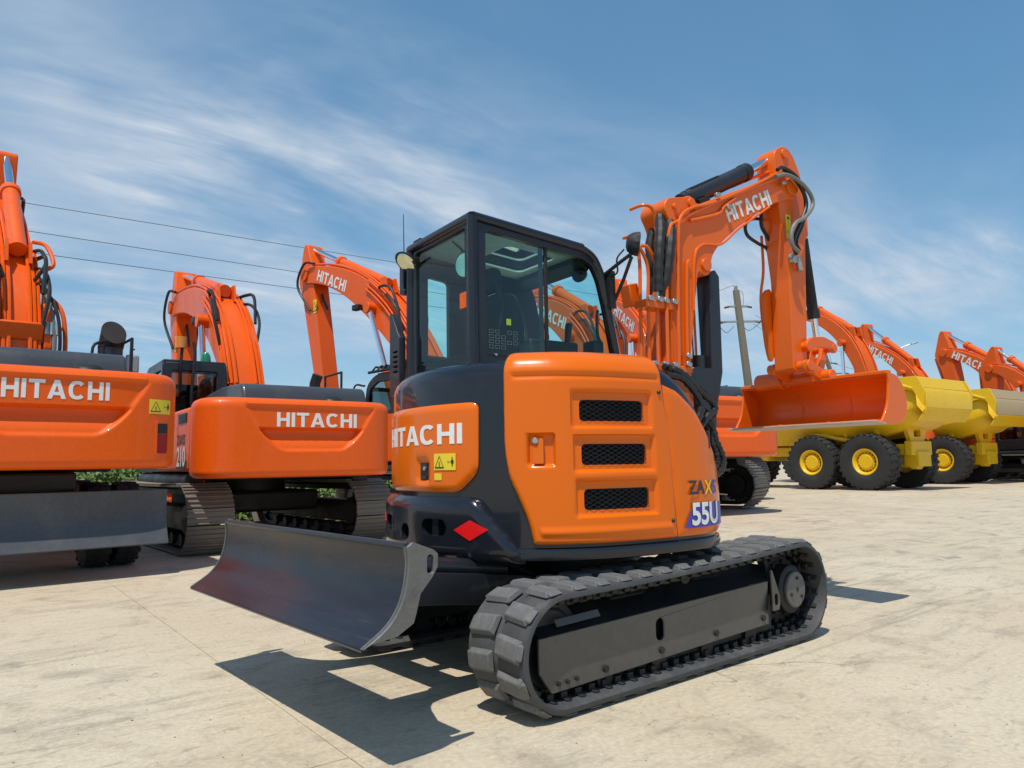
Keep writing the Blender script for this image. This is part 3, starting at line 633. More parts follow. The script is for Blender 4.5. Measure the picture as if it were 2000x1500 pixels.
# under-tray below the shell
mb = MB(); n = 80; us = [-2.3+4.6*i/n for i in range(n+1)]
lo = [SH(u, 0) for u in us]; prof = [(.0, .012), (.022, .006), (.030, -.018), (.022, -.048), (-.03, -.060), (-.12, -.060)]
vs_ = [p+nn*a+Vector((0, 0, b_)) for p, nn in lo for a, b_ in prof]; m_ = len(prof)
mb.add(vs_, [(i*m_+j, (i+1)*m_+j, (i+1)*m_+j+1, i*m_+j+1) for i in range(n) for j in range(m_-1)])
mb.add([vs_[i*m_+m_-1] for i in range(n+1)], [tuple(range(n+1))]); mb.build('skirt_rail', DG, BODY, ang=50)
# side door: orange with three meshed vents
def side_poly(flip):
    q = [(.676, 1.06), (.676, .70), (.678, .50), (.695, .40), (.722, .319), (.795, .139), (.818, .030), (1.640, .030), (1.600, .573), (1.558, .850), (1.552, 1.06)]
    return [(flip*a, b_) for a, b_ in q]
VENTS = [(1.055, 1.435, .643, .752), (1.062, 1.446, .420, .527), (1.070, 1.456, .194, .300)]
def door(flip):
    poly = fillet(side_poly(flip), [.0, .05, .1, .1, .1, .05, .02, .01, .05, .03, .0], 3)
    f = lambda u, v: SH(u, v)
    holes = [rrect(min(flip*a, flip*b_), c, max(flip*a, flip*b_), d, .022, 4) for a, b_, c, d in VENTS]
    def relief(u, v):
        u = abs(u); z = 0.0
        for a, b_, c, d in VENTS:
            e = .050; z += -.022*sm(u, a-e, a-e+.016)*(1-sm(u, b_+e-.016, b_+e))*sm(v, c-e+.012, c-e+.028)*(1-sm(v, d+e-.016, d+e))
        z += -.010*sm(v, .858, .866)*(1-sm(v, .884, .892))*sm(u, .715, .73)*(1-sm(u, 1.525, 1.54))          # upper crease
        z += .010*sm(v, .066, .080)*(1-sm(v, .098, .112))*sm(u, .845, .86)*(1-sm(u, 1.59, 1.605))            # lower rib
        z += -.028*sm(u, .788, .80)*(1-sm(u, .918, .93))*sm(v, .415, .427)*(1-sm(v, .572, .584))             # latch pocket
        if v > .90: z += .004*(1-sm(v, .90, .905))
        return z
    ed = edge_round(poly, .012)
    mb = MB(); wrap(mb, poly, holes, f, .034, .040, .0105 if flip > 0 else .03, lambda u, v: relief(u, v)+ed(u, v)); D = mb.build('engine_door', OR, BODY, ang=50)
    for a, b_, c, d in VENTS:
        mb = MB(); dx, dz = .046, .023; k = 0
        a2, b2, c2, d2 = a+.002, b_-.002, c+.002, d-.002
        # expanded metal: two families of diagonal strands clipped to the opening
        for sg in (1, -1):
            nmin, nmax = -40, 80
            for i in range(nmin, nmax):
                x0 = a2+i*dx; pts2 = []
                sl = sg*dx/(2*dz)*1.0
                ya, yb = c2, d2
                if sg > 0: xa, xb = x0, x0+(yb-ya)*dx/(dz)
                else: xa, xb = x0, x0-(yb-ya)*dx/(dz)
                # clip in x
                t0, t1 = 0.0, 1.0; ddx = xb-xa
                for lo_, hi_ in ((a2, b2),):
                    ta, tb = (lo_-xa)/ddx, (hi_-xa)/ddx
                    t0, t1 = max(t0, min(ta, tb)), min(t1, max(ta, tb))
                if t1-t0 < .02: continue
                P_ = [SH(flip*(xa+ddx*t), ya+(yb-ya)*t) for t in (t0, (t0+t1)/2, t1)]
                mb.tube([p+n*.017 for p, n in P_], .0013, 3)
        kind(mb.build('vent_mesh', DGM, D), 'stuff')
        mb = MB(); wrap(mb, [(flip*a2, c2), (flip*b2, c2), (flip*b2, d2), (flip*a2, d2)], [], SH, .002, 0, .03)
        wrap(mb, [(flip*(a2+.01), c2+.02), (flip*(b2-.03), c2+.02), (flip*(b2-.03), c2+.045), (flip*(a2+.01), c2+.045)], [], SH, .006, .004, .05); mb.build('vent_backing', VOID, D)  # near-black sheet on the closed shell, painted as the shade behind the mesh
    mb = MB(); wrap(mb, fillet([(flip*q[0], q[1]) for q in ((.820, .43), (.872, .43), (.872, .556), (.852, .560), (.842, .52), (.820, .515))], .008, 3), [], SH, .034, .024, .03); lt = mb.build('door_latch', OR, D, bevel=.003)
    for hu, hv_ in ((.745, .80), (.742, .60), (.76, .22), (1.60, .12), (1.53, .80)):
        p_, n_ = SH(flip*hu, hv_); MB().lathe([(.011, .030), (.011, .040), (.008, .044), (.0, .044)], p_, n_, 10).build('panel_screw', DGM, D) if hu > 1.5 else None
    p_, n_ = SH(flip*.832, .545); MB().lathe([(.016, 0), (.017, .012), (.012, .018), (.0, .018)], p_+n_*.026, n_, 16).build('lock_barrel', ALU, lt)
    return D
door(1); door(-1)
# front side panel
for flip in (1, -1):
    us_ = [1.615+(2.42-1.615)*k/14 for k in range(15)]
    top = [(u, min(.845, SH.H(u)-.015)) for u in us_]
    poly = [(1.655, .030), (2.42, .030)]+[(u, v) for u, v in top[::-1]][:-1]+[(1.575, .845)]
    poly = [(flip*a, b_) for a, b_ in poly]
    ed = edge_round(poly, .012)
    mb = MB(); wrap(mb, poly, [], SH, .026, .03, .025, lambda u, v: ed(u, v)+.006*sm(v, .0, .2)*(1-sm(v, .5, .85))*sm(abs(u), 1.7, 1.85)); FP = mb.build('front_side_panel', OR, BODY, ang=50)
    if flip > 0:
        mb = MB(); SHf = lambda u, v: (SH(u, v)[0]+SH(u, v)[1]*.034, SH(u, v)[1])
        fword(mb, 'ZA', SHf, 1.728, .252, .105, .002, .02, 1.0, mi=0); fword(mb, 'X', SHf, 1.866, .252, .105, .002, .02, 1.0, mi=1); fword(mb, 'IS', SHf, 1.935, .252, .105, .002, .02, 1.0, mi=2)
        mb.build('lettering', [NAVY, YPR, BLUE], FP)
        mb = MB(); wrap(mb, [(1.685, .072), (2.12, .072), (2.12, .20), (1.765, .20)], [], SHf, .0015, .001, .05); mb.build('blue_flash', BLUE, FP)
        mb = MB(); fword(mb, '55U', SHf, 1.738, .088, .165, .003, .045, 1.0); mb.build('lettering', NAVY, FP)
        mb = MB(); fword(mb, '55U', SHf, 1.738, .089, .165, .0045, .03, 1.0); mb.build('lettering', WHITE, FP)
        mb = MB(); wrap(mb, rrect(1.935, .50, 1.95, .60, .004), [], SH, .034, .01, .05); mb.build('panel_slot', BPR, FP)
# ---- cab (left half of the upper body)
YR, YL, XB = -.03, .83, -.72
cabo = [(-.72, 1.62), (-.72, 2.665), (.17, 2.592), (.27, 2.545), (.335, 2.43), (.385, 2.2), (.455, 1.86), (.50, 1.62)]
cabo = fillet(cabo, [0, .0, .06, .08, .1, .1, .1, 0], 4)
mb = MB(); hole_r = fillet([(-.625, 1.785), (-.625, 2.575), (.165, 2.505), (.235, 2.465), (.285, 2.38), (.335, 2.2), (.405, 1.86), (.42, 1.785)], [.03, .03, .06, .06, .08, .1, .05, .03], 4)
plate(mb, cabo, [hole_r], XZ, YR, YR+.05)
hole_l1 = fillet([(-.60, 1.86), (-.60, 2.46), (-.43, 2.44), (-.43, 1.86)], .03, 3); hole_l2 = fillet([(-.10, 1.70), (-.10, 2.42), (.16, 2.42), (.25, 2.2), (.32, 1.70)], .04, 3)
plate(mb, cabo, [hole_l1, hole_l2], XZ, YL-.05, YL)
YZ = lambda a, b_, t: (t, a, b_)
hole_b = fillet([(.055, 1.74), (.055, 2.60), (.745, 2.60), (.745, 1.74)], .04, 3)
plate(mb, [(YR+.052, 1.62), (YR+.052, 2.655), (YL-.052, 2.655), (YL-.052, 1.62)], [hole_b], YZ, XB, XB+.045)
CAB = mb.build('cab', DGM, MM, bevel=.012, rot=UP)
# rounded corner posts and roof edge
mb = MB()
for y in (YR+.012, YL-.012):
    mb.tube(cr([(-.712, y, 1.62), (-.714, y, 2.1), (-.715, y, 2.655)], 3), .034, 10)
    mb.tube([(x, y, z-.02) for x, z in ((-.715, 2.668), (.15, 2.598))], .034, 10)
    mb.tube([Vector((x, y, z)) for x, z in [(p[0]-.02, p[1]-.015) for p in cabo if p[0] > .1 and p[1] > 1.65][:]], .030, 8)
mb.tube([(-.715, YR+.012, 2.648), (-.715, YL-.012, 2.648)], .034, 10)
mb.build('corner_post', DG, CAB, ang=60)
mb = MB(); RM = [(-.70, 2.66), (.16, 2.588), (.24, 2.55)]
hole_t = rrect(-.32, .18, .08, .62, .05)
zr = lambda x: 2.66+(2.588-2.66)*(x+.70)/.86
plate(mb, [(-.71, YR+.02), (.17, YR+.02), (.17, YL-.02), (-.71, YL-.02)], [hole_t], lambda a, b_, t: (a, b_, zr(a)+t), -.035, .012)
mb.box((.22, (YR+YL)/2, 2.555), (.10, YL-YR-.05, .05), Matrix.Rotation(R(28), 3, 'Y')); mb.build('roof', DGM, CAB, bevel=.01)
mb = MB(); plate(mb, [(-.66, YR+.06), (.15, YR+.06), (.15, YL-.06), (-.66, YL-.06)], [hole_t], lambda a, b_, t: (a, b_, zr(a)-.04+t), -.012, 0); mb.build('headliner', LINER, CAB)
mb = MB(); mb.add([(-.32, .18, zr(-.32)), (.08, .18, zr(.08)), (.08, .62, zr(.08)), (-.32, .62, zr(-.32))], [(0, 1, 2, 3)]); mb.build('roof_window', GLS, CAB)
def pane(poly, fn, t, nm='side_window', mat=None):
    mb = MB(); mb.add([fn(a, b_, t) for a, b_ in poly], [tuple(range(len(poly)))]); return mb.build(nm, mat or GLS, CAB)
xd = -.155
left_pane = [(-.625, 1.785), (-.625, 2.575), (xd, 2.533), (xd, 1.785)]
pane(left_pane, XZ, YR+.020); right_pane = [(xd-.02, 1.785), (xd-.02, 2.535)]+[p for p in hole_r if p[0] > xd]
right_pane = [(xd, 1.785)]+[(xd, 2.533)]+[q for q in [(.165, 2.505), (.235, 2.465), (.285, 2.38), (.335, 2.2), (.405, 1.86), (.42, 1.785)]]
pane(right_pane, XZ, YR+.032)
mb = MB(); mb.box((xd, YR+.018, 2.16), (.022, .016, .76)); mb.box((xd-.03, YR+.034, 2.16), (.03, .012, .76)); mb.box((-.1, YR+.02, 1.795), (1.03, .025, .03)); mb.build('window_bar', BLK, CAB, bevel=.003)
for x in (-.56, -.42, -.28, -.16): MB().cyl((x, YR-.003, 1.800), (x, YR+.01, 1.800), .009, n=10).build('screw', ALU, CAB)
pane([(.055, 1.74), (.055, 2.60), (.745, 2.60), (.745, 1.74)], YZ, XB+.018, 'rear_window', GLS)
pane([(-.60, 1.86), (-.60, 2.46), (-.43, 2.44), (-.43, 1.86)], XZ, YL-.02, 'quarter_window'); pane([(-.10, 1.70), (-.10, 2.42), (.16, 2.42), (.25, 2.2), (.32, 1.70)], XZ, YL-.02, 'door_window')
mb = MB(); mb.add([(.30, YR+.05, 2.45), (.30, YL-.05, 2.45), (.47, YL-.05, 1.72), (.47, YR+.05, 1.72)], [(0, 1, 2, 3)]); mb.build('windscreen', GLS, CAB)
mb = MB(); mb.box((.2, (YR+YL)/2, 2.50), (.12, YL-YR-.1, .07), Matrix.Rotation(R(30), 3, 'Y')); mb.box((.46, (YR+YL)/2, 1.68), (.05, YL-YR-.1, .12)); mb.build('windscreen_frame', BLK, CAB, bevel=.008)
# inside
mb = MB(); mb.box((-.12, .4, 1.63), (1.1, .76, .04)); mb.box((-.60, .42, 1.72), (.2, .7, .2)); mb.box((-.3, .42, 1.68), (.45, .48, .12)); mb.build('cab_floor', BLK, CAB, bevel=.02)
mb = MB(); mb.prism(fillet([(.16, 1.78), (.64, 1.78), (.66, 2.1), (.58, 2.28), (.22, 2.28), (.14, 2.1)], .08, 4), lambda a, b_, t: (t-.10*(b_-1.78)-.30, a, b_), 0, .11); mb.prism(fillet([(.28, 2.29), (.52, 2.29), (.50, 2.46), (.30, 2.46)], .05, 4), lambda a, b_, t: (t-.37, a, b_), 0, .08); mb.box((-.08, .40, 1.82), (.44, .46, .12)); kind_seat = mb.build('seat', SEAT, CAB, bevel=.02)
mb = MB(); mb.tube(cr([(-.52, .12, 1.75), (-.46, .10, 1.98), (-.43, .09, 2.15), (-.50, .08, 2.3)], 6), .010); mb.build('seat_belt', BLK, CAB)
mb = MB(); mb.box((-.05, .10, 1.86), (.40, .12, .16)); mb.box((-.05, .72, 1.86), (.40, .10, .16)); mb.box((.33, .10, 1.86), (.10, .12, .22)); mb.cyl((.10, .10, 1.94), (.12, .10, 2.08), .02, .026, n=12); mb.build('console', BLK, CAB, bevel=.015)
mb = MB(); mb.prism([(-.70, 1.70), (-.70, 2.62), (-.64, 2.62), (-.60, 2.2), (-.58, 1.70)], XZ, .03, .10); mb.build('inner_pillar', BLK, CAB)
MB().lathe([(.0, -.01), (.075, -.008), (.085, .0), (.075, .012), (.0, .018)], (-.655, .17, 2.395), (-1, -.25, -.1), 24).build('round_mirror', MIR, CAB)
mb = MB(); mb.tube(cr([(-.635, .14, 2.40), (-.66, .2, 2.50), (-.67, .3, 2.58)], 4), .008); mb.build('mirror_stalk', BLK, CAB)
for c_, n_ in (((-.655, .17, 2.395), (-1, -.25, -.1)), ((-.76, .80, 2.545), (-.70, -.15, -.78))):
    MB().lathe([(.060, .004), (.088, -.004), (.094, .004), (.088, .012), (.084, .006)] if False else [(.0, -.016), (.09, -.010), (.094, .0), (.088, .006), (.082, .004)], c_, (-Vector(n_)).normalized() if False else Vector(n_), 24, cap=False).build('mirror_shell', BLK, CAB)
# rear-left: mirror, bracket and antenna
MB().lathe([(.0, -.012), (.07, -.010), (.082, 0), (.07, .012), (.0, .018)], (-.76, .80, 2.545), (-.70, -.15, -.78), 24).build('round_mirror', MIR, CAB)
mb = MB(); mb.tube(cr([(-.74, .80, 2.56), (-.73, .84, 2.64), (-.70, .80, 2.68), (-.70, .72, 2.68)], 5), .012); mb.box((-.70, .70, 2.675), (.06, .10, .03)); mb.build('mirror_bracket', BLK, CAB)
mb = MB(); mb.box((-.735, .885, 2.44), (.05, .06, .20)); mb.box((-.735, .87, 2.35), (.05, .05, .04)); mb.build('antenna_base', DGM, CAB, bevel=.006)
MB().cyl((-.735, .885, 2.5), (-.735, .90, 2.93), .0045, .0025, n=6).build('antenna', BLK, CAB)
mb = MB(); mb.tube(cr([(.345, .06, 2.18), (.31, .03, 2.12), (.315, .03, 2.0), (.355, .04, 1.95)], 6), .011); mb.build('grab_handle', BLK, CAB)
MB().lathe([(.0, -.03), (.05, -.03), (.062, 0), (.05, .02), (.0, .02)], (.22, .10, 2.44), (-1, -.3, 0), 20).build('cab_speaker', BLK, CAB)
mb = MB(); wrap(mb, [(-.50, 1.93), (-.34, 1.93), (-.34, 2.12), (-.50, 2.12)], [], lambda a, b_: (Vector((a, YR+.024, b_)), Vector((0, -1, 0))), .0, 0, .5); 
mb = MB(); mb.add([(-.53, .055, 2.15), (-.42, .055, 2.15), (-.42, .055, 2.27), (-.53, .055, 2.27)], [(0, 1, 2, 3)])
fnr = planefn((-.70, .12, 2.12), (0, -1, 0), (0, 0, 1)); 
mb = MB(); wrap(mb, rrect(0, 0, .09, .10, .01), [], planefn((XB+.014, .155, 2.10), (0, -1, 0), (0, 0, 1)), 0, 0, .5); mb.build('window_sticker', ORD, CAB)
fs = planefn((0, YR+.016, 0), (1, 0, 0), (0, 0, 1)); mb = MB(); wrap(mb, [(-.47, 1.995), (-.435, 1.995), (-.435, 2.035), (-.47, 2.035)], [], fs, 0, 0, .5); mb.build('lime_sticker', paint('lime_print', (.38, .55, .03), .5, 0, 0), CAB)
mb = MB(); wrap(mb, [(-.38, 1.80), (-.17, 1.80), (-.17, 1.89), (-.38, 1.89)], [], fs, 0, 0, .5); mb.build('clear_label', glass('frosted_label', (.82, .95, .88)), CAB)
mb = MB()
for r_ in range(4):
    for c_ in range(5): 
        if random.random() < .75: wrap(mb, [(-.60+.045*c_, 1.84+.032*r_), (-.567+.045*c_, 1.84+.032*r_), (-.567+.045*c_, 1.862+.032*r_), (-.60+.045*c_, 1.862+.032*r_)], [rrect(-.597+.045*c_, 1.843+.032*r_, -.570+.045*c_, 1.859+.032*r_, .003, 2)], fs, 0, 0, .5)
mb.build('window_print', DGM2, CAB)
# right-front work lamp on its bracket
LB = MB(); LB.tube([(.34, -.03, 2.42), (.36, -.18, 2.48), (.385, -.26, 2.52)], .013); LB.tube([(.40, -.03, 2.20), (.40, -.15, 2.36), (.39, -.25, 2.50)], .012); LB.box((.37, -.05, 2.31), (.05, .05, .26)); LMP = LB.build('lamp_bracket', BLK, CAB)
lf = (0.62, -.5, -.1)
WL = MB().lathe([(.03, -.055), (.055, -.045), (.072, -.02), (.082, .012), (.082, .03), (.07, .034), (.0, .034)], (.40, -.27, 2.585), lf, 12).build('work_lamp', BLK, CAB, ang=25)
MB().tube(cr([(.37, -.20, 2.56), (.34, -.16, 2.50), (.36, -.14, 2.42), (.37, -.08, 2.40)], 5), .006).build('lamp_cable', BLK, CAB)
# left rear exhaust cover beside the cab
mb = MB(); ex = [(-.10, 1.62), (-.10, 2.14), (.02, 1.98), (.03, 1.62)]
plate(mb, [(.0, 1.62), (.0, 2.22), (.035, 2.20), (.155, 2.02), (.155, 1.62)], [rrect(.05, 1.78+.035*k, .13, 1.793+.035*k, .005, 2) for k in range(5)], lambda a, b_, t: (-.79+t, 1.01-a, b_), 0, .05)
mb.build('exhaust_cover', DGM, MM, bevel=.004, rot=UP); 
# ---- boom
BM_ = [(.80, 1.25), (.745, 1.82), (.792, 2.35), (.817, 2.80), (.742, 2.926), (.79, 3.0), (.95, 3.03), (1.03, 3.065), (1.093, 3.0), (1.282, 3.083), (2.0, 3.406), (2.13, 3.475), (2.29, 3.455), (2.325, 3.37), (2.28, 3.27), (2.18, 3.255), (1.92, 3.147), (1.53, 2.9), (1.315, 2.733), (1.225, 2.63), (1.205, 2.50), (1.15, 2.47), (1.075, 2.51), (1.02, 2.23), (.957, 1.835), (.98, 1.25)]
BM_ = fillet(BM_, .05, 3)
mb = MB(); mb.prism(BM_, XZ, -.22, .03); BOOM = mb.build('boom', ORB, MM, bevel=.008, rot=UP, ang=30)
mb = MB()
for y in (-.228, .038):
    for px_, pz_, pr_ in ((1.15, 2.555, .05), (1.02, 3.0, .035), (2.235, 3.365, .075), (.845, 2.94, .02)): MB().cyl((px_, y-.012, pz_), (px_, y+.012, pz_), pr_, n=20).build('pin_boss', ORB, BOOM, bevel=.006)
mb = MB(); mb.tube(cr([(1.93, -.226, 3.14), (1.55, -.226, 2.90), (1.33, -.226, 2.74), (1.12, -.226, 2.70), (1.03, -.226, 2.58), (1.0, -.226, 2.2)], 8), .010); mb.build('weld_seam', ORB, BOOM)
fb = planefn((0, -.221, 0), (1, 0, 0), (0, 0, 1)); an = math.atan2(.335, .74)
fb2 = planefn((1.435, -.221, 2.925), (math.cos(an), 0, math.sin(an)), (-math.sin(an), 0, math.cos(an))); mb = MB(); word(mb, 'HITACHI', fb2, 0.0, 0.0, .122, cen=False, off=.003, grid=.3, sx=.84, gap=.10); mb.build('lettering', WHITE, BOOM)
def pipes(paths, r, mat, par, nm, n=8):
    for P in paths: MB().tube(cr(P, 5), r, n).build(nm, mat, par)
# rigid oil pipes: up the back of the boom, over the knee and along the top
PY = [-.20, -.15, -.10, -.05]
pipes([[(.70, -.245, 1.72), (.71, -.245, 2.2), (.74, -.245, 2.62), (.78, -.245, 2.78), (.86, -.24, 2.83), (1.2, -.235, 3.01), (1.62, -.232, 3.205), (2.08, -.232, 3.415), (2.16, -.235, 3.45)],
       [(.80, -.250, 1.70), (.815, -.250, 2.2), (.845, -.25, 2.70), (.88, -.25, 2.86), (1.0, -.245, 2.95), (1.22, -.242, 3.03), (1.62, -.24, 3.215), (2.02, -.24, 3.425), (2.14, -.24, 3.49)],
       [(.655, -.20, 1.72), (.66, -.20, 2.2), (.675, -.20, 2.45), (.60, -.20, 2.60), (.55, -.18, 2.62)], [(.60, -.17, 1.72), (.605, -.17, 2.2), (.615, -.17, 2.48), (.53, -.17, 2.62), (.49, -.15, 2.65)],
       [(.565, -.13, 1.72), (.57, -.13, 2.2), (.575, -.13, 2.56), (.51, -.13, 2.68), (.51, -.05, 2.70)], [(.73, -.14, 1.72), (.735, -.14, 2.2), (.745, -.14, 2.72), (.70, -.16, 2.90), (.62, -.15, 2.93), (.58, -.05, 2.92)],
       [(.90, -.236, 1.72), (.915, -.236, 2.2), (.935, -.236, 2.5), (.96, -.236, 2.56)],
       [(1.25, -.10, 3.12), (1.62, -.10, 3.28), (2.0, -.10, 3.46), (2.1, -.14, 3.50)], [(.99, -.236, 2.86), (1.12, -.236, 2.90), (1.30, -.236, 2.965), (1.38, -.236, 3.04), (1.50, -.236, 3.12)]], .0125, ORB, BOOM, 'oil_pipe')
mb = MB()
mb.box((.66, -.18, 2.205), (.28, .12, .055)); mb.build('pipe_clamp', ORB, BOOM, bevel=.006)
mb = MB(); mb.box((.72, -.18, 1.765), (.42, .15, .045)); mb.build('pipe_clamp', ORB, BOOM, bevel=.006)
for p in ((.56, -.245, 2.235), (.64, -.25, 2.235), (.70, -.25, 2.235), (.78, -.25, 2.235), (.56, -.26, 1.79), (.66, -.26, 1.79), (.75, -.265, 1.79), (.88, -.265, 1.80), (.89, -.262, 1.86), (1.40, -.255, 3.03), (1.28, -.255, 3.10), (2.10, -.255, 3.43), (2.09, -.255, 3.36)):
    MB().box(p, (.05, .03, .032), Matrix.Rotation(R(random.uniform(-20, 20)), 3, 'Y')).build('pipe_fitting', ALU, BOOM, bevel=.006)
for P, r in (([(.66, -.22, 2.30), (.655, -.23, 2.42), (.66, -.24, 2.58), (.70, -.22, 2.74), (.76, -.16, 2.86)], .036), ([(.70, -.20, 2.28), (.72, -.24, 2.42), (.75, -.25, 2.60), (.80, -.22, 2.76), (.84, -.16, 2.87)], .040), ([(.84, -.02, 2.2), (.80, -.02, 2.5), (.80, -.02, 2.74), (.88, -.04, 2.90)], .034)):
    Q = cr(P, 6); MB().tube(Q, [r*(1+.10*math.sin(i*1.9)) for i in range(len(Q))], 9).build('sleeved_hose_bundle', HOSE, BOOM)
for x in (.655, .70, .735): MB().cyl((x, -.215, 2.22), (x, -.215, 2.31), .012, n=8).build('hose_end', ALU, BOOM)
mb = MB(); mb.box((.585, -.02, 2.30), (.09, .10, .16), Matrix.Rotation(R(-12), 3, 'Y')); mb.build('valve_cover', ORB, BOOM, bevel=.008)
# ---- boom cylinder with guard
BC = MB().cyl((1.165, -.095, 1.25), (1.172, -.095, 1.90), .058, n=20).build('boom_cylinder', DGM, MM, rot=UP); MB().cyl((1.172, -.095, 1.85), (1.155, -.095, 2.52), .029, n=18).build('rod', CHR, BC)
mb = MB(); mb.prism([(1.20, 1.52), (1.25, 1.52), (1.325, 1.78), (1.335, 2.50), (1.29, 2.545), (1.225, 2.52)], XZ, -.19, -.0); mb.build('rod_guard', DGM, BC, bevel=.008)
mb = MB(); mb.prism([(.98, 1.80), (1.215, 1.80), (1.215, 1.36), (1.14, 1.34), (1.04, 1.42), (.98, 1.42)], XZ, -.215, .03); mb.box((.78, -.095, 1.22), (.42, .30, .5)); mb.box((.72, -.08, .96), (.44, .5, .12)); SWG = mb.build('swing_post', DGM, MM, bevel=.02, rot=UP)
hz_ = [[(.60, -.34, 1.75), (.674, -.36, 1.73), (.769, -.37, 1.666), (.88, -.37, 1.591), (.99, -.36, 1.535), (1.01, -.36, 1.482), (.93, -.38, 1.438), (.84, -.38, 1.36)], [(.58, -.32, 1.76), (.673, -.33, 1.744), (.779, -.33, 1.704), (.876, -.33, 1.649), (.995, -.33, 1.584), (1.055, -.33, 1.504), (1.02, -.33, 1.431), (.92, -.34, 1.36)],
       [(.93, -.34, 1.42), (.985, -.36, 1.358), (1.013, -.36, 1.271), (1.055, -.36, 1.201), (1.08, -.36, 1.13), (1.045, -.37, 1.068), (.966, -.38, 1.038), (.86, -.38, 1.046)], [(.86, -.33, 1.50), (.95, -.34, 1.46), (.99, -.35, 1.36), (.985, -.35, 1.27), (1.02, -.35, 1.19), (1.03, -.35, 1.12), (.98, -.36, 1.08), (.85, -.36, 1.09)], [(.56, -.36, 1.70), (.68, -.38, 1.68), (.78, -.39, 1.60), (.84, -.40, 1.50), (.80, -.40, 1.40)]]
for P in hz_:
    Q = cr(P, 6); MB().tube(Q, [.023*(1+.14*math.sin(i*2.3)+.06*math.sin(i*5.1)) for i in range(len(Q))], 8).build('hose', HOSE, SWG)
# ---- arm and its cylinder
AR_ = fillet([(2.07, 3.60), (2.09, 3.66), (2.18, 3.715), (2.263, 3.715), (2.33, 3.66), (2.41, 3.52), (2.478, 3.18), (2.476, 2.99), (2.43, 2.96), (2.37, 2.115), (2.34, 1.84), (2.17, 1.84), (2.18, 2.60), (2.10, 3.18)], .03, 3)
mb = MB(); mb.prism(AR_, XZ, -.195, -.015); ARM = mb.build('arm', ORB, MM, bevel=.008, rot=UP, ang=30)
mb = MB(); 
for p0_, p1_, pr_ in (((2.20, -.212, 3.65), (2.20, -.188, 3.65), .04), ((2.20, -.022, 3.65), (2.20, .002, 3.65), .04), ((2.25, -.30, 1.875), (2.25, .09, 1.875), .045), ((2.32, -.25, 2.04), (2.32, .04, 2.04), .04)): MB().cyl(p0_, p1_, pr_, n=18).build('pin_boss', ORB, ARM, bevel=.005)
mb = MB(); mb.prism(fillet([(2.09, 2.44), (2.115, 2.52), (2.17, 2.55), (2.2, 2.5), (2.2, 2.0), (2.15, 1.92), (2.125, 2.15), (2.09, 2.30)], .03, 3), XZ, -.012, .02); mb.build('pipe_guard', ORB, ARM, bevel=.006)
pipes([[(2.14, .02, 3.0), (2.14, .02, 2.7), (2.10, .03, 2.45), (2.13, .03, 2.1), (2.17, .03, 1.95)]], .012, ORB, ARM, 'oil_pipe')
warn_decal(ARM, planefn((2.235, -.196, 2.93), (0, 0, 1), (-1, 0, 0)), 0, 0, .20, .065)
AC = MB().cyl((1.05, -.10, 3.045), (1.80, -.10, 3.435), .066, n=22).build('arm_cylinder', DGM, MM, rot=UP); 
MB().cyl((1.76, -.10, 3.414), (1.83, -.10, 3.45), .072, n=22).build('cylinder_head', BLK, AC, bevel=.004); MB().cyl((1.10, -.1, 3.07), (1.16, -.1, 3.10), .072, n=22).build('cylinder_base', BLK, AC, bevel=.004); mb = MB(); mb.box((1.22, -.165, 3.07), (.12, .04, .05), Matrix.Rotation(R(-27), 3, 'Y')); mb.tube([(1.15, -.13, 3.15), (1.42, -.13, 3.285)], .008); mb.box((1.30, -.10, 3.245), (.34, .07, .02), Matrix.Rotation(R(-27), 3, 'Y')); kind(mb.build('cylinder_guard', BLK, AC, bevel=.004), 'stuff')
MB().cyl((1.80, -.10, 3.435), (2.19, -.10, 3.645), .034, n=20).build('rod', CHR, AC); MB().lathe([(.055, -.045), (.055, .045)], (2.20, -.10, 3.65), (0, 1, 0), 18).build('rod_eye', BLK, AC)
BK = MB().cyl((2.53, -.10, 3.0), (2.625, -.10, 2.32), .045, n=20).build('bucket_cylinder', BLK, MM, rot=UP); MB().cyl((2.62, -.10, 2.35), (2.66, -.10, 2.06), .027, n=18).build('rod', CHR, BK); mb = MB(); mb.cyl((2.617, -.10, 2.40), (2.627, -.10, 2.32), .052, n=20); mb.build('cylinder_head', BLK, BK)
# looping hoses at the arm joint
for P, mt, r in (([(1.981, -0.28, 3.436), (2.063, -0.28, 3.471), (2.227, -0.28, 3.432), (2.307, -0.28, 3.331), (2.344, -0.28, 3.216), (2.268, -0.28, 3.072), (2.166, -0.28, 2.927), (2.138, -0.28, 2.838), (2.171, -0.28, 2.767)], HOSE, .016), ([(1.928, -0.3, 3.363), (2.062, -0.3, 3.408), (2.242, -0.3, 3.385), (2.379, -0.3, 3.304), (2.398, -0.3, 3.211), (2.282, -0.3, 3.091), (2.161, -0.3, 3.027), (2.092, -0.3, 2.93), (2.096, -0.3, 2.834), (2.172, -0.3, 2.787)], HOSEG, .017), ([(2.091, -0.26, 3.475), (2.234, -0.26, 3.419), (2.36, -0.26, 3.291), (2.326, -0.26, 3.088), (2.212, -0.26, 2.897), (2.245, -0.26, 2.817)], HOSE, .014),
                 ([(2.097, -0.02, 3.126), (1.97, -0.02, 3.104), (1.887, -0.02, 3.038), (1.907, -0.02, 2.955), (2.033, -0.02, 2.91), (2.143, -0.02, 2.884), (2.179, -0.02, 2.823)], HOSE, .014), ([(2.062, -0.05, 3.181), (2.052, -0.05, 3.057), (2.112, -0.05, 2.98), (2.179, -0.05, 2.904)], HOSE, .015)):
    MB().tube(cr(P, 6), r, 8).build('hose', mt, ARM)
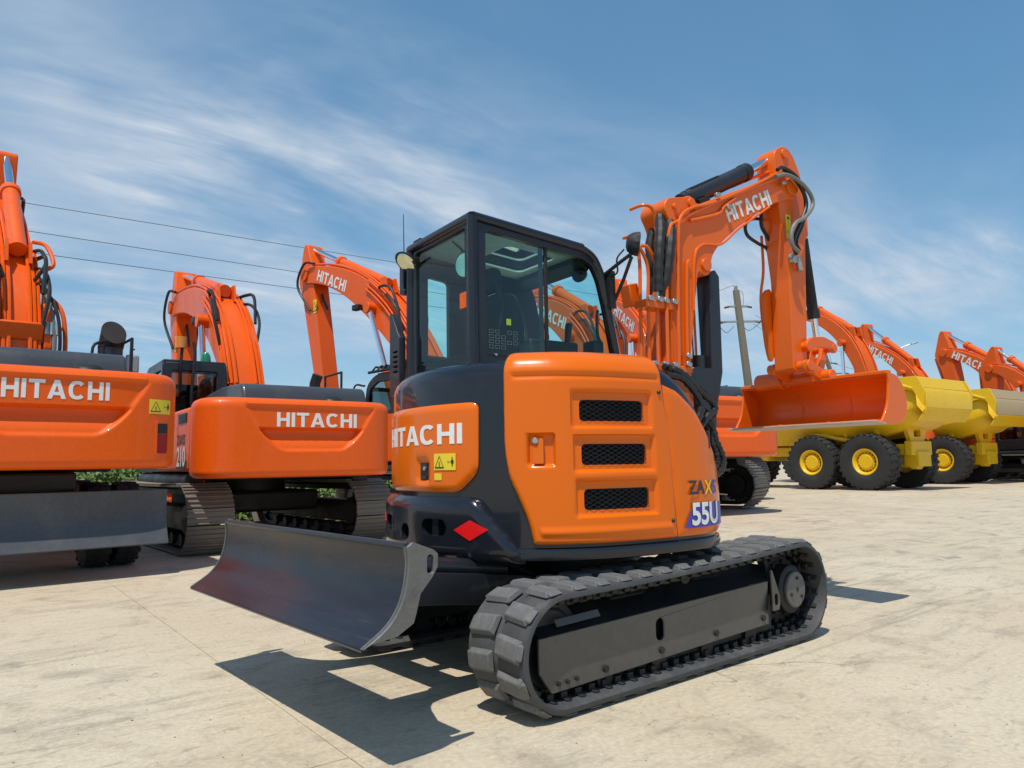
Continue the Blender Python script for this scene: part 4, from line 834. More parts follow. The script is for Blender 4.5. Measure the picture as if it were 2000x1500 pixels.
mb = MB(); mb.box((2.20, -.225, 2.755), (.05, .05, .075)); mb.box((2.165, -.225, 2.765), (.04, .03, .03)); mb.build('quick_coupling', ALU, ARM, bevel=.006)
mb = MB(); mb.cyl((2.262, -.228, 2.775), (2.285, -.228, 2.665), .024, n=10); mb.cyl((2.30, -.228, 2.665), (2.30, -.228, 2.70), .016, n=8); mb.build('quick_coupling', ALU, ARM, bevel=.004)
# linkage
mb = MB()
for y in (-.235, .02): mb.prism(fillet([(2.29, 2.00), (2.28, 2.07), (2.36, 2.12), (2.52, 2.135), (2.66, 2.10), (2.71, 2.05), (2.67, 2.0), (2.60, 2.045), (2.42, 2.04)], .025, 3), XZ, y-.018, y+.018)
mb.build('rocker_link', ORB, MM, bevel=.005, rot=UP)
mb = MB(); mb.prism(fillet([(2.62, 2.08), (2.69, 2.06), (2.58, 1.79), (2.50, 1.76), (2.52, 1.84)], .02, 3), XZ, -.175, -.14); mb.prism(fillet([(2.62, 2.08), (2.69, 2.06), (2.58, 1.79), (2.50, 1.76), (2.52, 1.84)], .02, 3), XZ, -.07, -.035); mb.cyl((2.655, -.26, 2.05), (2.655, .05, 2.05), .035, n=16); mb.cyl((2.53, -.26, 1.80), (2.53, .05, 1.80), .035, n=16); mb.box((2.60, -.105, 1.95), (.03, .12, .06)); mb.build('bucket_link', ORB, MM, bevel=.004, rot=UP)
# ---- ditching bucket
bk = cr([(2.425, 0, 1.765), (2.53, 0, 1.745), (2.62, 0, 1.67), (2.655, 0, 1.555), (2.625, 0, 1.455), (2.54, 0, 1.395), (2.42, 0, 1.388), (2.30, 0, 1.402)], 5)
sk = [(p.x, p.z) for p in bk]
nrm = []
for i in range(len(sk)):
    a, b_ = sk[max(0, i-1)], sk[min(len(sk)-1, i+1)]; L = math.hypot(b_[0]-a[0], b_[1]-a[1]); nrm.append((-(b_[1]-a[1])/L, (b_[0]-a[0])/L))
inn = [(x-nx*.016, z-nz*.016) if (x-nx*.016-2.5)**2+(z-nz*.016-1.56)**2 < (x-2.5)**2+(z-1.56)**2 else (x+nx*.016, z+nz*.016) for (x, z), (nx, nz) in zip(sk, nrm)]
Y0, Y1 = -.82, .53
mb = MB(); mb.prism(sk+inn[::-1], XZ, Y0+.02, Y1-.02); BKT = mb.build('bucket', ORB, MM, rot=UP, ang=40)
for y in (Y0, Y1-.02):
    mb = MB(); mb.prism(fillet([(2.415, 1.775), (2.43, 1.70), (2.395, 1.53), (2.33, 1.44), (2.295, 1.40), (2.42, 1.378), (2.55, 1.385), (2.64, 1.45), (2.668, 1.555), (2.632, 1.675), (2.535, 1.757)], [.0, .03, .06, .05, .0, .04, .06, .06, .06, .06, .04], 4), XZ, y, y+.02); mb.build('side_plate', ORB, BKT, bevel=.003)
mb = MB(); mb.box((2.285, (Y0+Y1)/2, 1.394), (.15, Y1-Y0, .016), Matrix.Rotation(R(6), 3, 'Y')); mb.build('cutting_lip', EDGE, BKT, bevel=.003)
mb = MB(); mb.box((2.44, (Y0+Y1)/2, 1.775), (.07, Y1-Y0-.01, .03)); mb.build('top_rail', ORB, BKT, bevel=.006)
for y in (-.38, .06): mb = MB(); mb.tube([(x, y, z) for x, z in inn], .008, 6); mb.build('weld_seam', ORB, BKT)
for y in (-.265, .025): mb = MB(); mb.prism(fillet([(2.44, 1.76), (2.20, 1.83), (2.19, 1.91), (2.26, 1.93), (2.42, 1.86), (2.50, 1.86), (2.58, 1.83), (2.60, 1.72), (2.50, 1.74)], .025, 3), XZ, y-.016, y+.016); mb.build('bucket_ear', ORB, BKT, bevel=.004)
mb = MB(); mb.cyl((2.45, .10, 1.80), (2.45, .36, 1.80), .075, n=22); mb.cyl((2.45, -.36, 1.80), (2.45, .12, 1.80), .05, n=18); mb.build('cross_tube', ORB, BKT, bevel=.01)
for y in (-.6, .3): MB().box((2.245, y, 1.40), (.02, .03, .02)).build('lip_bolt', ORB, BKT)
# ================================================================== EXCAVATORS IN THE ROW BEHIND
cwpts = cr([(-2.85, 0, 0), (-2.848, -.5, 0), (-2.83, -.85, 0), (-2.78, -1.09, 0), (-2.68, -1.24, 0), (-2.53, -1.325, 0), (-2.36, -1.35, 0), (-2.22, -1.352, 0)], 8)
CWO = Outline([(p.x, p.y) for p in cwpts])
def bowl(u, v):
    u -= .08
    if v < .2: return 0.0
    k = max(0.0, min(1.0, (v-.26)/.56)); b_ = .40+.52*k**.62
    m_ = sm(b_-abs(u), 0, .06)*sm(v, .245, .285)
    d = .03+.085*sm(v, .27, .52) if v < .535 else .115+(.030-.115)*sm(v, .535, .56)
    return -m_*d
SHOE_ME = None
def shoe_mb(mb, M3, p):
    mb.box(p, (.205, .60, .022), M3)
    for dx in (-.088, -.02, .05): mb.box(Vector(p)+M3 @ Vector((dx, 0, .022)), (.018, .60, .03), M3)
def crawler(root, uy, joined, L=1.78, r=.44, gauge=1.19, shoe_w=.6):
    global SHOE_ME
    cs, sn = math.cos(uy), math.sin(uy); P = belt_path((-L, r+.03, r), (L, r+.03, r)); at, LT = path_sampler(P); NS = 46
    for sd in (-1, 1):
        yc = sd*gauge
        mb = MB(); Q = belt_path((-L, r+.03, r), (L, r+.03, r), .05)
        vs_ = []; ins = belt_path((-L, r+.03, r), (L, r+.03, r), .12)
        for a, b_ in zip(Q, ins): vs_ += [(a[0], yc-.12, a[1]), (a[0], yc+.12, a[1]), (b_[0], yc+.12, b_[1]), (b_[0], yc-.12, b_[1])]
        n = len(Q); mb.add(vs_, [(i*4+j, i*4+(j+1) % 4, ((i+1) % n)*4+(j+1) % 4, ((i+1) % n)*4+j) for i in range(n) for j in range(4)])
        tr = mb.build('track', DARK, root, rot=uy, ang=50)
        if joined:
            mb = MB()
            for k in range(NS):
                (x, z), (tx, tz) = at(k*LT/NS); mb2 = Matrix(((tx, 0, tz), (0, 1, 0), (tz, 0, -tx))); shoe_mb(mb, mb2, (x, yc, z))
            kind(mb.build('track_shoes', SHOE, tr), 'stuff')
        else:
            for k in range(NS):
                (x, z), (tx, tz) = at(k*LT/NS); M_ = Matrix(((-tx, 0, tz, x), (0, 1, 0, yc), (-tz, 0, -tx, z), (0, 0, 0, 1)))
                if SHOE_ME is None:
                    mb = MB(); shoe_mb(mb, Matrix.Identity(3), (0, 0, 0)); c = mb.build('track_shoe', SHOE, None, bevel=.004, seg=1); SHOE_ME = c
                else: c = SHOE_ME.copy(); COL.objects.link(c)
                c.parent = tr; c.matrix_local = M_
        mb = MB(); mb.prism([(-L+.1, .30), (L-.1, .30), (L-.2, .62), (-L+.2, .62)], XZ, yc-.17, yc+.17); mb.build('side_frame', DARK, tr, bevel=.02)
        for x, nm in ((-L, 'sprocket'), (L, 'idler')):
            pts2 = []
            for k in range(22*4): a = 2*math.pi*k/88; rr = (r-.11 if nm == 'sprocket' else r-.08)-(.05 if nm == 'sprocket' and k % 4 > 1 else 0); pts2.append((x+rr*math.cos(a), r+.03+rr*math.sin(a)))
            mb = MB(); mb.prism(pts2, XZ, yc-.05, yc+.05); mb.cyl((x, yc-.2, r+.03), (x, yc+.2, r+.03), .20, n=20); mb.build(nm, DARK, tr)
        for k in range(7): MB().cyl((-1.4+k*.46, yc-.16, .17), (-1.4+k*.46, yc+.16, .17), .085, n=12).build('track_roller', DARK, tr)
    mb = MB(); mb.box((0, 0, .62), (1.5, 1.9, .32)); mb.build('centre_frame', DARK, root, bevel=.05, rot=uy)
    mb = MB(); mb.cyl((0, 0, .7), (0, 0, 1.02), .62, n=32); mb.build('slew_ring', DARK, root)
def boom_set(root, foot, knee, tip, arm_end, mat, text=True, w=.26, th=(.42, .80, .46), detail=True, yo=0.0, ear=.75, camera_box=False, cyl=True, armw=(.62, .30)):
    F_, K_, T_ = (Vector((a, b_)) for a, b_ in (foot, knee, tip)); cp = K_*2-(F_+T_)*.5
    cp = K_+(cp-K_)*.85
    def cl(t): return F_*(1-t)**2+cp*2*t*(1-t)+T_*t*t
    def dr(t): return ((cp-F_)*2*(1-t)+(T_-cp)*2*t).normalized()
    def wd(t): return th[0]+(th[1]-th[0])*sm(t, 0, .45) if t < .45 else th[1]+(th[2]-th[1])*sm(t, .45, 1.0)
    NN = 22; up, lo = [], []
    for k in range(NN+1):
        t = k/NN; p, d = cl(t), dr(t); n = Vector((-d.y, d.x)); up.append(p+n*wd(t)*.5); lo.append(p-n*wd(t)*.5)
    e = [T_+dr(1)*(.20*math.cos(R(a)))+Vector((-dr(1).y, dr(1).x))*(th[2]*.5*math.sin(R(a))) for a in (-60, -20, 20, 60)]
    pl = [tuple(p) for p in lo]+[tuple(p) for p in e]+[tuple(p) for p in up[::-1]]
    mb = MB(); mb.prism(pl, XZ, yo-w, yo+w); B = mb.build('boom', mat, root, bevel=.02, ang=30)
    mb = MB(); mb.cyl((T_.x, yo-w-.05, T_.y), (T_.x, yo+w+.05, T_.y), .15, n=20); mb.build('arm_pin', mat, B, bevel=.01)
    tm = .47; M_ = cl(tm)-Vector((-dr(tm).y, dr(tm).x))*.08
    mb = MB(); mb.cyl((M_.x, yo-w-.20, M_.y), (M_.x, yo+w+.20, M_.y), .12, n=20); mb.build('cylinder_pin', mat, B, bevel=.01)
    if cyl:
        b0 = Vector((foot[0]+.95, foot[1]-.55)); md = b0+(M_-b0)*.56
        for sy in (-1, 1):
            y = yo+sy*(w+.11); c_ = MB().cyl((b0.x, y, b0.y), (md.x, y, md.y), .10, n=16).build('boom_cylinder', mat, B); MB().cyl((md.x, y, md.y), (M_.x, y, M_.y), .06, n=14).build('rod', CHR, c_)
    # arm with its rear ear and top cylinder
    A_ = Vector(arm_end); d = (A_-T_).normalized(); n = Vector((-d.y, d.x)); 
    if n.x > 0: n = -n      # toward the machine
    E_ = T_-d*ear+n*.10
    poly = [A_+n*armw[1]*.5, T_+d*.45+n*armw[0]*.42, T_+n*.30-d*.02, E_+n*.10-d*.06, E_-n*.02-d*.10, E_-n*.12, T_-n*.42, T_+d*.5-n*armw[0]*.52, A_-n*armw[1]*.5]
    mb = MB(); mb.prism(fillet([tuple(p) for p in poly], .10, 3), XZ, yo-w*.82, yo+w*.82); AR = mb.build('arm', mat, root, bevel=.02, ang=30)
    tc_ = .50; S_ = cl(tc_)+Vector((-dr(tc_).y, dr(tc_).x))*(wd(tc_)*.5+.14); dd = (E_-S_).normalized(); md = S_+(E_-S_)*.60
    c_ = MB().cyl((S_.x, yo, S_.y), (md.x, yo, md.y), .115, n=18).build('arm_cylinder', mat, B); MB().cyl((md.x, yo, md.y), (E_.x, yo, E_.y), .062, n=14).build('rod', CHR, c_); mb = MB(); mb.cyl((md.x-dd.x*.12, yo, md.y-dd.y*.12), (md.x, yo, md.y), .14, n=18); mb.build('cylinder_head', mat, c_)
    mb = MB(); mb.prism([(S_.x-.2, S_.y-.22), (S_.x+.15, S_.y-.22), (S_.x+.08, S_.y+.10), (S_.x-.10, S_.y+.10)], XZ, yo-.16, yo-.12); mb.prism([(S_.x-.2, S_.y-.22), (S_.x+.15, S_.y-.22), (S_.x+.08, S_.y+.10), (S_.x-.10, S_.y+.10)], XZ, yo+.12, yo+.16); kind(mb.build('cylinder_bracket', mat, B), 'stuff')
    # bucket cylinder on the outside of the arm
    b0 = T_-n*.50+d*.05; b1 = A_-n*.34-d*.25; md = b0+(b1-b0)*.66
    c_ = MB().cyl((b0.x, yo, b0.y), (md.x, yo, md.y), .085, n=14).build('bucket_cylinder', mat, AR); MB().cyl((md.x, yo, md.y), (b1.x, yo, b1.y), .05, n=12).build('rod', CHR, c_)
    # pipes and hoses
    offs = ((-.9, .04), (-.62, .06), (.62, .06), (.9, .04)) if detail else ((-.8, .05), (.8, .05))
    for oy, oz in offs:
        P = []
        for k in range(2, NN): t = k/NN; p = cl(t)+Vector((-dr(t).y, dr(t).x))*(wd(t)*.5+oz); P.append((p.x, yo+oy*w, p.y))
        MB().tube(P, .026, 6).build('oil_pipe', mat, B)
    if detail:
        for oy in (-1, 1):
            for off in (.02, -.10, -.19):
                P = []
                for k in range(2, 13): t = k/NN; p = cl(t)+Vector((-dr(t).y, dr(t).x))*(wd(t)*.5+off); P.append((p.x, yo+oy*(w+.035), p.y))
                MB().tube(P, .024, 6).build('oil_pipe', mat, B)
            p = cl(.42)+Vector((-dr(.42).y, dr(.42).x))*(wd(.42)*.5)
            P = cr([(p.x-.5, yo+oy*(w+.06), p.y-.35), (p.x-.25, yo+oy*(w+.10), p.y+.18), (p.x+.2, yo+oy*(w+.07), p.y+.30), (p.x+.55, yo+oy*(w*.5), p.y+.22)], 5); MB().tube(P, .03, 6).build('hose', HOSE, B)
            P = cr([(p.x-.62, yo+oy*(w+.05), p.y-.8), (p.x-.50, yo+oy*(w+.13), p.y-.3), (p.x-.12, yo+oy*(w+.09), p.y+.06), (p.x+.35, yo+oy*w*.7, p.y+.12)], 5); MB().tube(P, .028, 6).build('hose', HOSE, B)
            # hoses looping over the arm joint
            q0 = cl(.95)+Vector((-dr(.95).y, dr(.95).x))*.25
            P = cr([(q0.x-.15, yo+oy*(w+.03), q0.y), (q0.x+.25, yo+oy*(w+.10), q0.y+.05), (T_.x+.20, yo+oy*(w+.10), T_.y-.25), (T_.x+d.x*.95, yo+oy*(w*.9), T_.y+d.y*.95)], 5); MB().tube(P, .03, 6).build('hose', HOSE, B)
        P = cr([(T_.x-n.x*-.2, yo, T_.y-.25), (T_.x+n.x*.55, yo, T_.y-.75), (T_.x+n.x*.45+d.x*.9, yo, T_.y+d.y*.95)], 5); MB().tube(P, .03, 6).build('hose', HOSE, AR)
        warn_decal(AR, planefn((T_.x+d.x*1.05-n.x*-.1, yo+w*.82+.003, T_.y+d.y*1.05), (-1, 0, 0), (0, 0, 1)), 0, 0, .16, .34)
    if camera_box: MB().box((M_.x+.55, yo+w+.08, M_.y+.10), (.24, .14, .13)).build('work_lamp', BLK, B, bevel=.02)
    if text:
        t = .62; p = cl(t); dd = -dr(t); dd = (cl(.58)-cl(.9)).normalized()
        fn = planefn((cl(.90).x, yo+w+.004, cl(.90).y), (dd.x, 0, dd.y), (-dd.y*-1 if False else -dd.y, 0, dd.x) if dd.x > 0 else (dd.y, 0, -dd.x))
        mb = MB(); word(mb, 'HITACHI', fn, 0, -.14, .27, cen=False, off=.004, grid=.5, sx=.88); mb.build('lettering', WHITE, B)
    return B, AR
def bg_bucket(root, p, mat, wdt=1.1, rot=0):
    mb = MB(); q = cr([(.0, 0, .35), (.35, 0, .25), (.62, 0, -.15), (.55, 0, -.6), (.2, 0, -.85), (-.3, 0, -.80), (-.62, 0, -.62)], 4); pr_ = [(p[0]+v.x, p[1]+v.z) for v in q]; inn = [(p[0]+v.x*.94-.02, p[1]+v.z*.94+.01) for v in q]
    mb.prism(pr_+inn[::-1], XZ, -wdt/2, wdt/2); 
    for y in (-wdt/2-.02, wdt/2): mb.prism(pr_+[(p[0]-.35, p[1]-.2)], XZ, y, y+.02)
    B = mb.build('bucket', mat, root, ang=40)
    for k in range(5): MB().box((p[0]-.70, -wdt/2+.08+k*(wdt-.16)/4, p[1]-.60), (.22, .08, .06), Matrix.Rotation(R(-25), 3, 'Y')).build('tooth', SHOE, B, bevel=.01)
def bg_cab(root, mat=DGM, guard=False, x0=.05, x1=1.75, y0=.32, y1=1.30, z0=1.10, z1=2.92, sill=0.0, panel=None):
    s1, s2, s3 = max(1.72, sill), max(1.45, sill), max(1.35, sill)
    prof = fillet([(x0, z0), (x0, z1), (x1-.45, z1), (x1-.12, z1-.18), (x1, 1.7), (x1, z0)], [0, .12, .15, .2, .1, 0], 4)
    hs = [fillet([(x0+.10, s1), (x0+.10, z1-.16), (x0+.62, z1-.16), (x0+.62, s1)], .05, 3), fillet([(x0+.76, s2), (x0+.76, z1-.16), (x1-.50, z1-.16), (x1-.24, z1-.28), (x1-.15, max(1.75, s2+.1)), (x1-.15, s2)], .05, 3)]
    mb = MB()
    for y in (y0, y1-.06): plate(mb, prof, hs, XZ, y, y+.06)
    hb = fillet([(y0+.14, s1), (y0+.14, z1-.16), (y1-.14, z1-.16), (y1-.14, s1)], .06, 3)
    plate(mb, [(y0+.05, z0), (y0+.05, z1-.03), (y1-.05, z1-.03), (y1-.05, z0)], [hb], YZ, x0, x0+.06)
    hf = fillet([(y0+.12, s3), (y0+.12, z1-.3), (y1-.12, z1-.3), (y1-.12, s3)], .06, 3)
    plate(mb, [(y0+.05, z0), (y0+.05, z1-.22), (y1-.05, z1-.22), (y1-.05, z0)], [hf], lambda a, b_, t: (x1-.04-max(0, b_-1.7)*.11+t, a, b_), -.05, 0)
    mb.box(((x0+x1-.45)/2, (y0+y1)/2, z1-.02), (x1-x0-.5, y1-y0-.04, .07)); mb.box(((x0+x1)/2, (y0+y1)/2, z0+.05), (x1-x0-.1, y1-y0-.1, .1))
    CB = mb.build('cab', mat, root, bevel=.02)
    if panel: mb = MB(); mb.box(((x0+x1)/2-.06, y1+.012, (z0+sill)/2-.03), (x1-x0-.12, .03, sill-z0-.1)); mb.build('cab_side_panel', panel, CB, bevel=.01); mb = MB(); [mb.box((x0+.25+.05*k, y1+.03, sill-.22), (.02, .01, .16)) for k in range(7)]; kind(mb.build('panel_slots', BLK, CB), 'stuff')
    for hh in hs:
        for y in (y0+.03, y1-.03): mb = MB(); mb.add([XZ(a, b_, y) for a, b_ in hh], [tuple(range(len(hh)))]); mb.build('side_window', GLD, CB)
    mb = MB(); mb.add([(x0+.03, a, b_) for a, b_ in hb], [tuple(range(len(hb)))]); mb.build('rear_window', GLD, CB)
    mb = MB(); mb.add([(x1-.065-max(0, b_-1.7)*.11, a, b_) for a, b_ in hf], [tuple(range(len(hf)))]); mb.build('windscreen', GLD, CB)
    mb = MB(); mb.box((x0+.72, (y0+y1)/2, 1.55), (.5, .5, .14)); mb.box((x0+.5, (y0+y1)/2, 1.95), (.14, .5, .75)); mb.box((x0+.5, (y0+y1)/2, 2.42), (.1, .28, .22)); mb.build('seat', SEAT, CB, bevel=.05)
    mb = MB(); mb.tube(cr([(x1-.1, y1+.02, 2.6), (x1+.15, y1+.12, 2.55), (x1+.15, y1+.12, 1.6), (x1-.05, y1+.02, 1.5)], 5), .02, 6); mb.build('handrail', BLK, CB)
    mb = MB(); mb.box((x1+.12, y1+.16, 2.3), (.06, .18, .34)); mb.build('mirror', BLK, CB, bevel=.02)
    if guard:
        mb = MB()
        for k in range(9): mb.tube([(x0+.05+k*.17, y0, z1+.04), (x0+.05+k*.17, y0+.1, z1+.16), (x0+.05+k*.17, y1-.1, z1+.16), (x0+.05+k*.17, y1, z1+.04)], .022, 6)
        mb.tube([(x0, y0, z1+.05), (x1-.2, y0, z1+.05)], .03, 6); mb.tube([(x0, y1, z1+.05), (x1-.2, y1, z1+.05)], .03, 6); kind(mb.build('roof_guard', BLK, CB), 'stuff')
        mb = MB(); mb.box((x0-.1, y1-.3, z1+.12), (.9, .9, .06)); mb.build('sun_visor', BLK, CB, bevel=.02)
    return CB
def excavator(label, loc, yaw, s=1.0, mat=ORF, boom=None, uy=0.0, wheeled=False, joined=True, text=True, arm=None, side_text=None, guard=False, beacons=False, detail=True, cabin=True, hood=HOOD, group='excavators parked in rows behind', warn=True, camera_box=False, name='crawler_excavator', cwtext=True, th=(.42, .80, .46), bucket=True, hood_y=(-.95, .80), cab_sill=0.0, cab_top=2.92, cw_u=.15, cw_v=.572, cw_sx=1.0):
    root = thing(name, label, 'excavator', (loc[0], loc[1], 0), R(yaw), group, s)
    z0 = 1.10 if not wheeled else 1.24
    S_ = Shell(CWO, z0, lambda u: z0+.83, .12, .09)
    mb = MB(); HALF = CWO.S[-1]-.02; us = 56
    # counterweight with pressed-in bowl
    H = .83; tot = H+.12*math.pi/2
    poly = [(-HALF, -.09*math.pi/2), (HALF, -.09*math.pi/2), (HALF, tot), (-HALF, tot)]
    rows = [-.09*math.pi/2, -.09, -.05, -.02]+[H*k/(44 if detail else 12) for k in range((44 if detail else 12)+1)]+[H+.12*math.pi/2*k/5 for k in range(1, 6)]+[tot+.25]
    cols = 200 if detail else 50; vs_ = []
    for i in range(cols+1):
        u = -HALF+2*HALF*i/cols
        for v in rows:
            p, n = S_(u, v); vs_.append(p+n*(bowl(u, v) if 0 <= v <= H else 0))
    m_ = len(rows); mb.add(vs_, [(i*m_+j, (i+1)*m_+j, (i+1)*m_+j+1, i*m_+j+1) for i in range(cols) for j in range(m_-1)])
    mb.add([vs_[i*m_+m_-1] for i in range(cols+1)], [tuple(range(cols+1))]); mb.add([vs_[i*m_] for i in range(cols+1)], [tuple(range(cols, -1, -1))])
    CW = mb.build('counterweight', mat, root, ang=55)
    if cwtext: mb = MB(); word(mb, 'HITACHI', lambda u, v: (S_(u, v)[0]+S_(u, v)[1]*(-.030), S_(u, v)[1]), cw_u, cw_v, .19, off=.004, thick=.003, grid=.08, sx=cw_sx); mb.build('lettering', WHITE, CW)
    if warn: warn_decal(CW, S_, .985 if wheeled else -9, .50, .27, .155) if wheeled else None
    mb = MB(); mb.lathe([(.15, -.02), (.14, .05), (.08, .08), (.01, .08)], (-2.62, -.42, z0+.93), (-.25, 0, 1), 18); mb.build('hood_lock', BLK, CW, bevel=.02)
    # engine side covers, skirts, hood, deck
    zt = z0+.86
    for sy in (-1, 1):
        mb = MB(); xe = .02 if sy > 0 else .1
        mb.box(((-2.19+xe)/2, sy*1.22, (z0+zt)/2), (xe+2.19, .245, zt-z0)); SC = mb.build('side_cover', mat, root, bevel=.05)
        mb = MB(); mb.box((-1.75, sy*1.345, zt-.14), (.46, .012, .13)); 
        for k in range(7): mb.box((-1.95+k*.065, sy*1.352, zt-.14), (.03, .012, .12))
        kind(mb.build('side_grille', DGM, SC), 'stuff')
        for xx in (-1.45, -.7): mb = MB(); mb.box((xx, sy*1.341, (z0+zt)/2), (.008, .008, zt-z0-.1)); mb.build('door_gap', BLK, SC)
        mb = MB(); mb.cyl((-1.85, sy*1.20, z0-.13), (1.75, sy*1.20, z0-.13), .125, n=14); mb.build('side_skirt', BLK, root) if not wheeled else None
        if side_text and sy > 0:
            fn = planefn((-1.42, 1.345, z0+.10), (-1, 0, 0), (0, 0, 1)); mb = MB(); wrap(mb, [(-.05, -.06), (.62, -.06), (.62, .05), (.12, .05)], [], fn, .001, 0, .3); mb.build('flash', NAVY, SC)
            mb = MB(); fword(mb, side_text, fn, .02, -.02, .36, .004, .03); mb.build('lettering', WHITE, SC); mb = MB(); fword(mb, 'ZAXIS', fn, .0, .27, .19, .004, .02); mb.build('lettering', NAVY, SC)
    mb = MB(); mb.box((-.1, 0, z0-.04), (3.9, 2.2 if not wheeled else 1.6, .16)); mb.build('turntable_deck', DARK, root, bevel=.03)
    mb = MB(); mb.prism(fillet([(-2.66, zt), (-2.55, zt+.30), (-1.5, zt+.34), (-.55, zt+.28), (-.45, zt)], .12, 4), XZ, hood_y[0], hood_y[1]); mb.build('engine_hood', hood, root, bevel=.07, seg=3)
    mb = MB(); mb.box((.55, -.92, z0+.33), (1.0, .76, .66)); mb.box((1.4, -.92, z0+.18), (.75, .76, .36)); mb.build('tank_cover', mat, root, bevel=.06)
    mb = MB(); mb.tube([(-.95, -.80, zt+.1), (-.95, -.80, zt+.52), (-1.0, -.83, zt+.66)], .085, 14); mb.build('exhaust_pipe', BLK, root) if not wheeled else None
    mb = MB(); mb.tube(cr([(.1, -1.2, zt-.2), (.1, -1.2, zt+.45), (.9, -1.2, zt+.45), (.9, -1.2, zt-.2)], 4), .022, 6); mb.tube([(-.5, -1.15, zt+.2), (-.5, -1.15, zt+.7), (-1.2, -1.15, zt+.7), (-1.2, -1.15, zt+.2)], .022, 6); kind(mb.build('handrail', BLK, root), 'stuff')
    if cabin:
        CB = bg_cab(root, DGM, guard, z1=cab_top, sill=cab_sill, panel=ORF if cab_sill else None)
        if beacons:
            MB().lathe([(.08, 0), (.085, .03), (.07, .14), (.04, .19), (.0, .20)], (.30, .60, cab_top), (0, 0, 1), 16).build('beacon', GRN, CB); mb = MB(); mb.tube(cr([(.10, 1.02, cab_top-.5), (.02, 1.04, cab_top-.1), (.04, 1.02, cab_top+.22)], 4), .025, 8); mb.tube(cr([(-.02, .86, cab_top-1.0), (-.05, .88, cab_top-.5), (-.03, .84, cab_top+.1), (.0, .86, cab_top+.3)], 4), .025, 8); kind(mb.build('beacon_post', BLK, CB), 'stuff'); MB().cyl((.05, 1.04, cab_top+.2), (.05, 1.04, cab_top+.38), .085, n=14).build('beacon', AMB, CB)
    if boom: boom_set(root, boom[0], boom[1], boom[2], arm, mat, text, detail=detail, camera_box=camera_box, th=th); 
    if bucket and arm: bg_bucket(root, (arm[0]+.1, arm[1]-.2), mat)
    if not wheeled: crawler(root, uy, joined)
    return root, CW, S_
G_ = 'excavators parked in rows behind'
# second tracked machine, its rear toward the camera
M2, CW2, S2 = excavator('tracked orange excavator with 210 on its side, second machine from the left', (1.15, 8.74), 85.5, 1.0, ORF, boom=((.10, 1.95), (1.75, 4.05), (5.05, 4.72)), arm=(4.45, 1.35), cab_top=2.86, th=(.40, .72, .42), uy=R(3), joined=False, text=False, side_text='210', beacons=True, camera_box=True)
M3, CW3, S3 = excavator('orange excavator with caged cab roof, half hidden left of the charcoal cab', (6.0, 9.0), 94, 1.1, ORF, cab_top=2.80, cab_sill=2.08, boom=((.62, 1.9), (3.05, 4.75), (6.05, 5.85)), arm=(5.1, 2.0), uy=R(6), guard=True, camera_box=True, th=(.40, .72, .42))
M5, CW5, S5 = excavator('orange excavator seen through the cab glass, its tail below the raised bucket', (10.43, 8.56), 80, 1.2, ORF, boom=((.25, 1.95), (1.55, 3.95), (3.45, 4.75)), arm=(3.6, 1.7), uy=R(20), detail=True, cwtext=False)
M4, _, _ = excavator('orange excavator whose boom slopes down between the charcoal cab and the raised main boom', (15.88, 11.86), 66, 1.3, ORF, boom=((-.35, 1.95), (.75, 4.30), (2.40, 5.25)), arm=(2.55, 2.0), detail=False, th=(.42, .70, .46))
M6, _, _ = excavator('orange excavator with its boom arching behind the small digging arm and above the bucket', (33.7, 12.64), 70, 1.45, ORD, boom=((.1, 2.0), (1.10, 5.10), (3.75, 6.35)), arm=(3.9, 2.2), detail=False, th=(.32, .52, .30), text=False)
M7, _, _ = excavator('orange excavator with lettered boom rising behind the first yellow dump truck', (40.36, 12.3), 66, 1.5, ORD, boom=((.1, 2.0), (1.32, 4.15), (3.50, 5.42)), arm=(3.85, 2.6), detail=False, th=(.32, .52, .30))
M8, _, _ = excavator('orange excavator with faded lettered boom above the tan tailgate of the second dump truck', (46.0, 10.0), 72, 1.66, ORD, boom=((.1, 2.0), (.95, 3.75), (2.62, 4.60)), arm=(2.2, 2.5), detail=False, th=(.32, .52, .30))
M9, CW9, S9 = excavator('orange excavator with dark cab standing at the right edge of the photo', (36.6, 5.75), 72, 1.29, ORD, boom=((.3, 2.0), (1.4, 3.6), (2.47, 4.15)), arm=(2.6, 2.3), detail=False, th=(.32, .52, .30), text=False)
# wheeled machine at the left edge
M1, CW1, S1 = excavator('wheeled orange excavator with grey stabiliser blade at the left edge of the photo', (-2.22, 7.98), 90, 1.0, ORF, boom=None, wheeled=True, name='wheeled_excavator', cabin=True, hood_y=(-.80, 1.1), cw_u=.12, cw_v=.62, cw_sx=.84)
boom_set(M1, (.20, 2.3), (.95, 3.95), (3.3, 5.55), (4.0, 3.2), ORF, text=False, yo=-.08, w=.19, th=(.50, .55, .40), ear=.85)
mb = MB(); mb.box((.28, -.08, 2.5), (.55, .52, .8)); BY = mb.build('boom_base', ORF, M1, bevel=.05)
for y in (-.40, .24): mb = MB(); mb.prism(fillet([(-.05, 2.7), (.05, 3.32), (.35, 3.48), (.62, 3.3), (.62, 2.7)], .10, 4), XZ, y-.05, y+.05); mb.build('yoke_plate', ORF, BY, bevel=.015)
mb = MB(); mb.cyl((.30, -.50, 3.26), (.30, .34, 3.26), .09, n=18); mb.build('yoke_pin', ORF, BY, bevel=.01); mb = MB(); mb.box((.0, -.08, 2.98), (.10, .52, .24), Matrix.Rotation(R(-15), 3, 'Y')); mb.build('yoke_bridge', ORF, BY, bevel=.02)
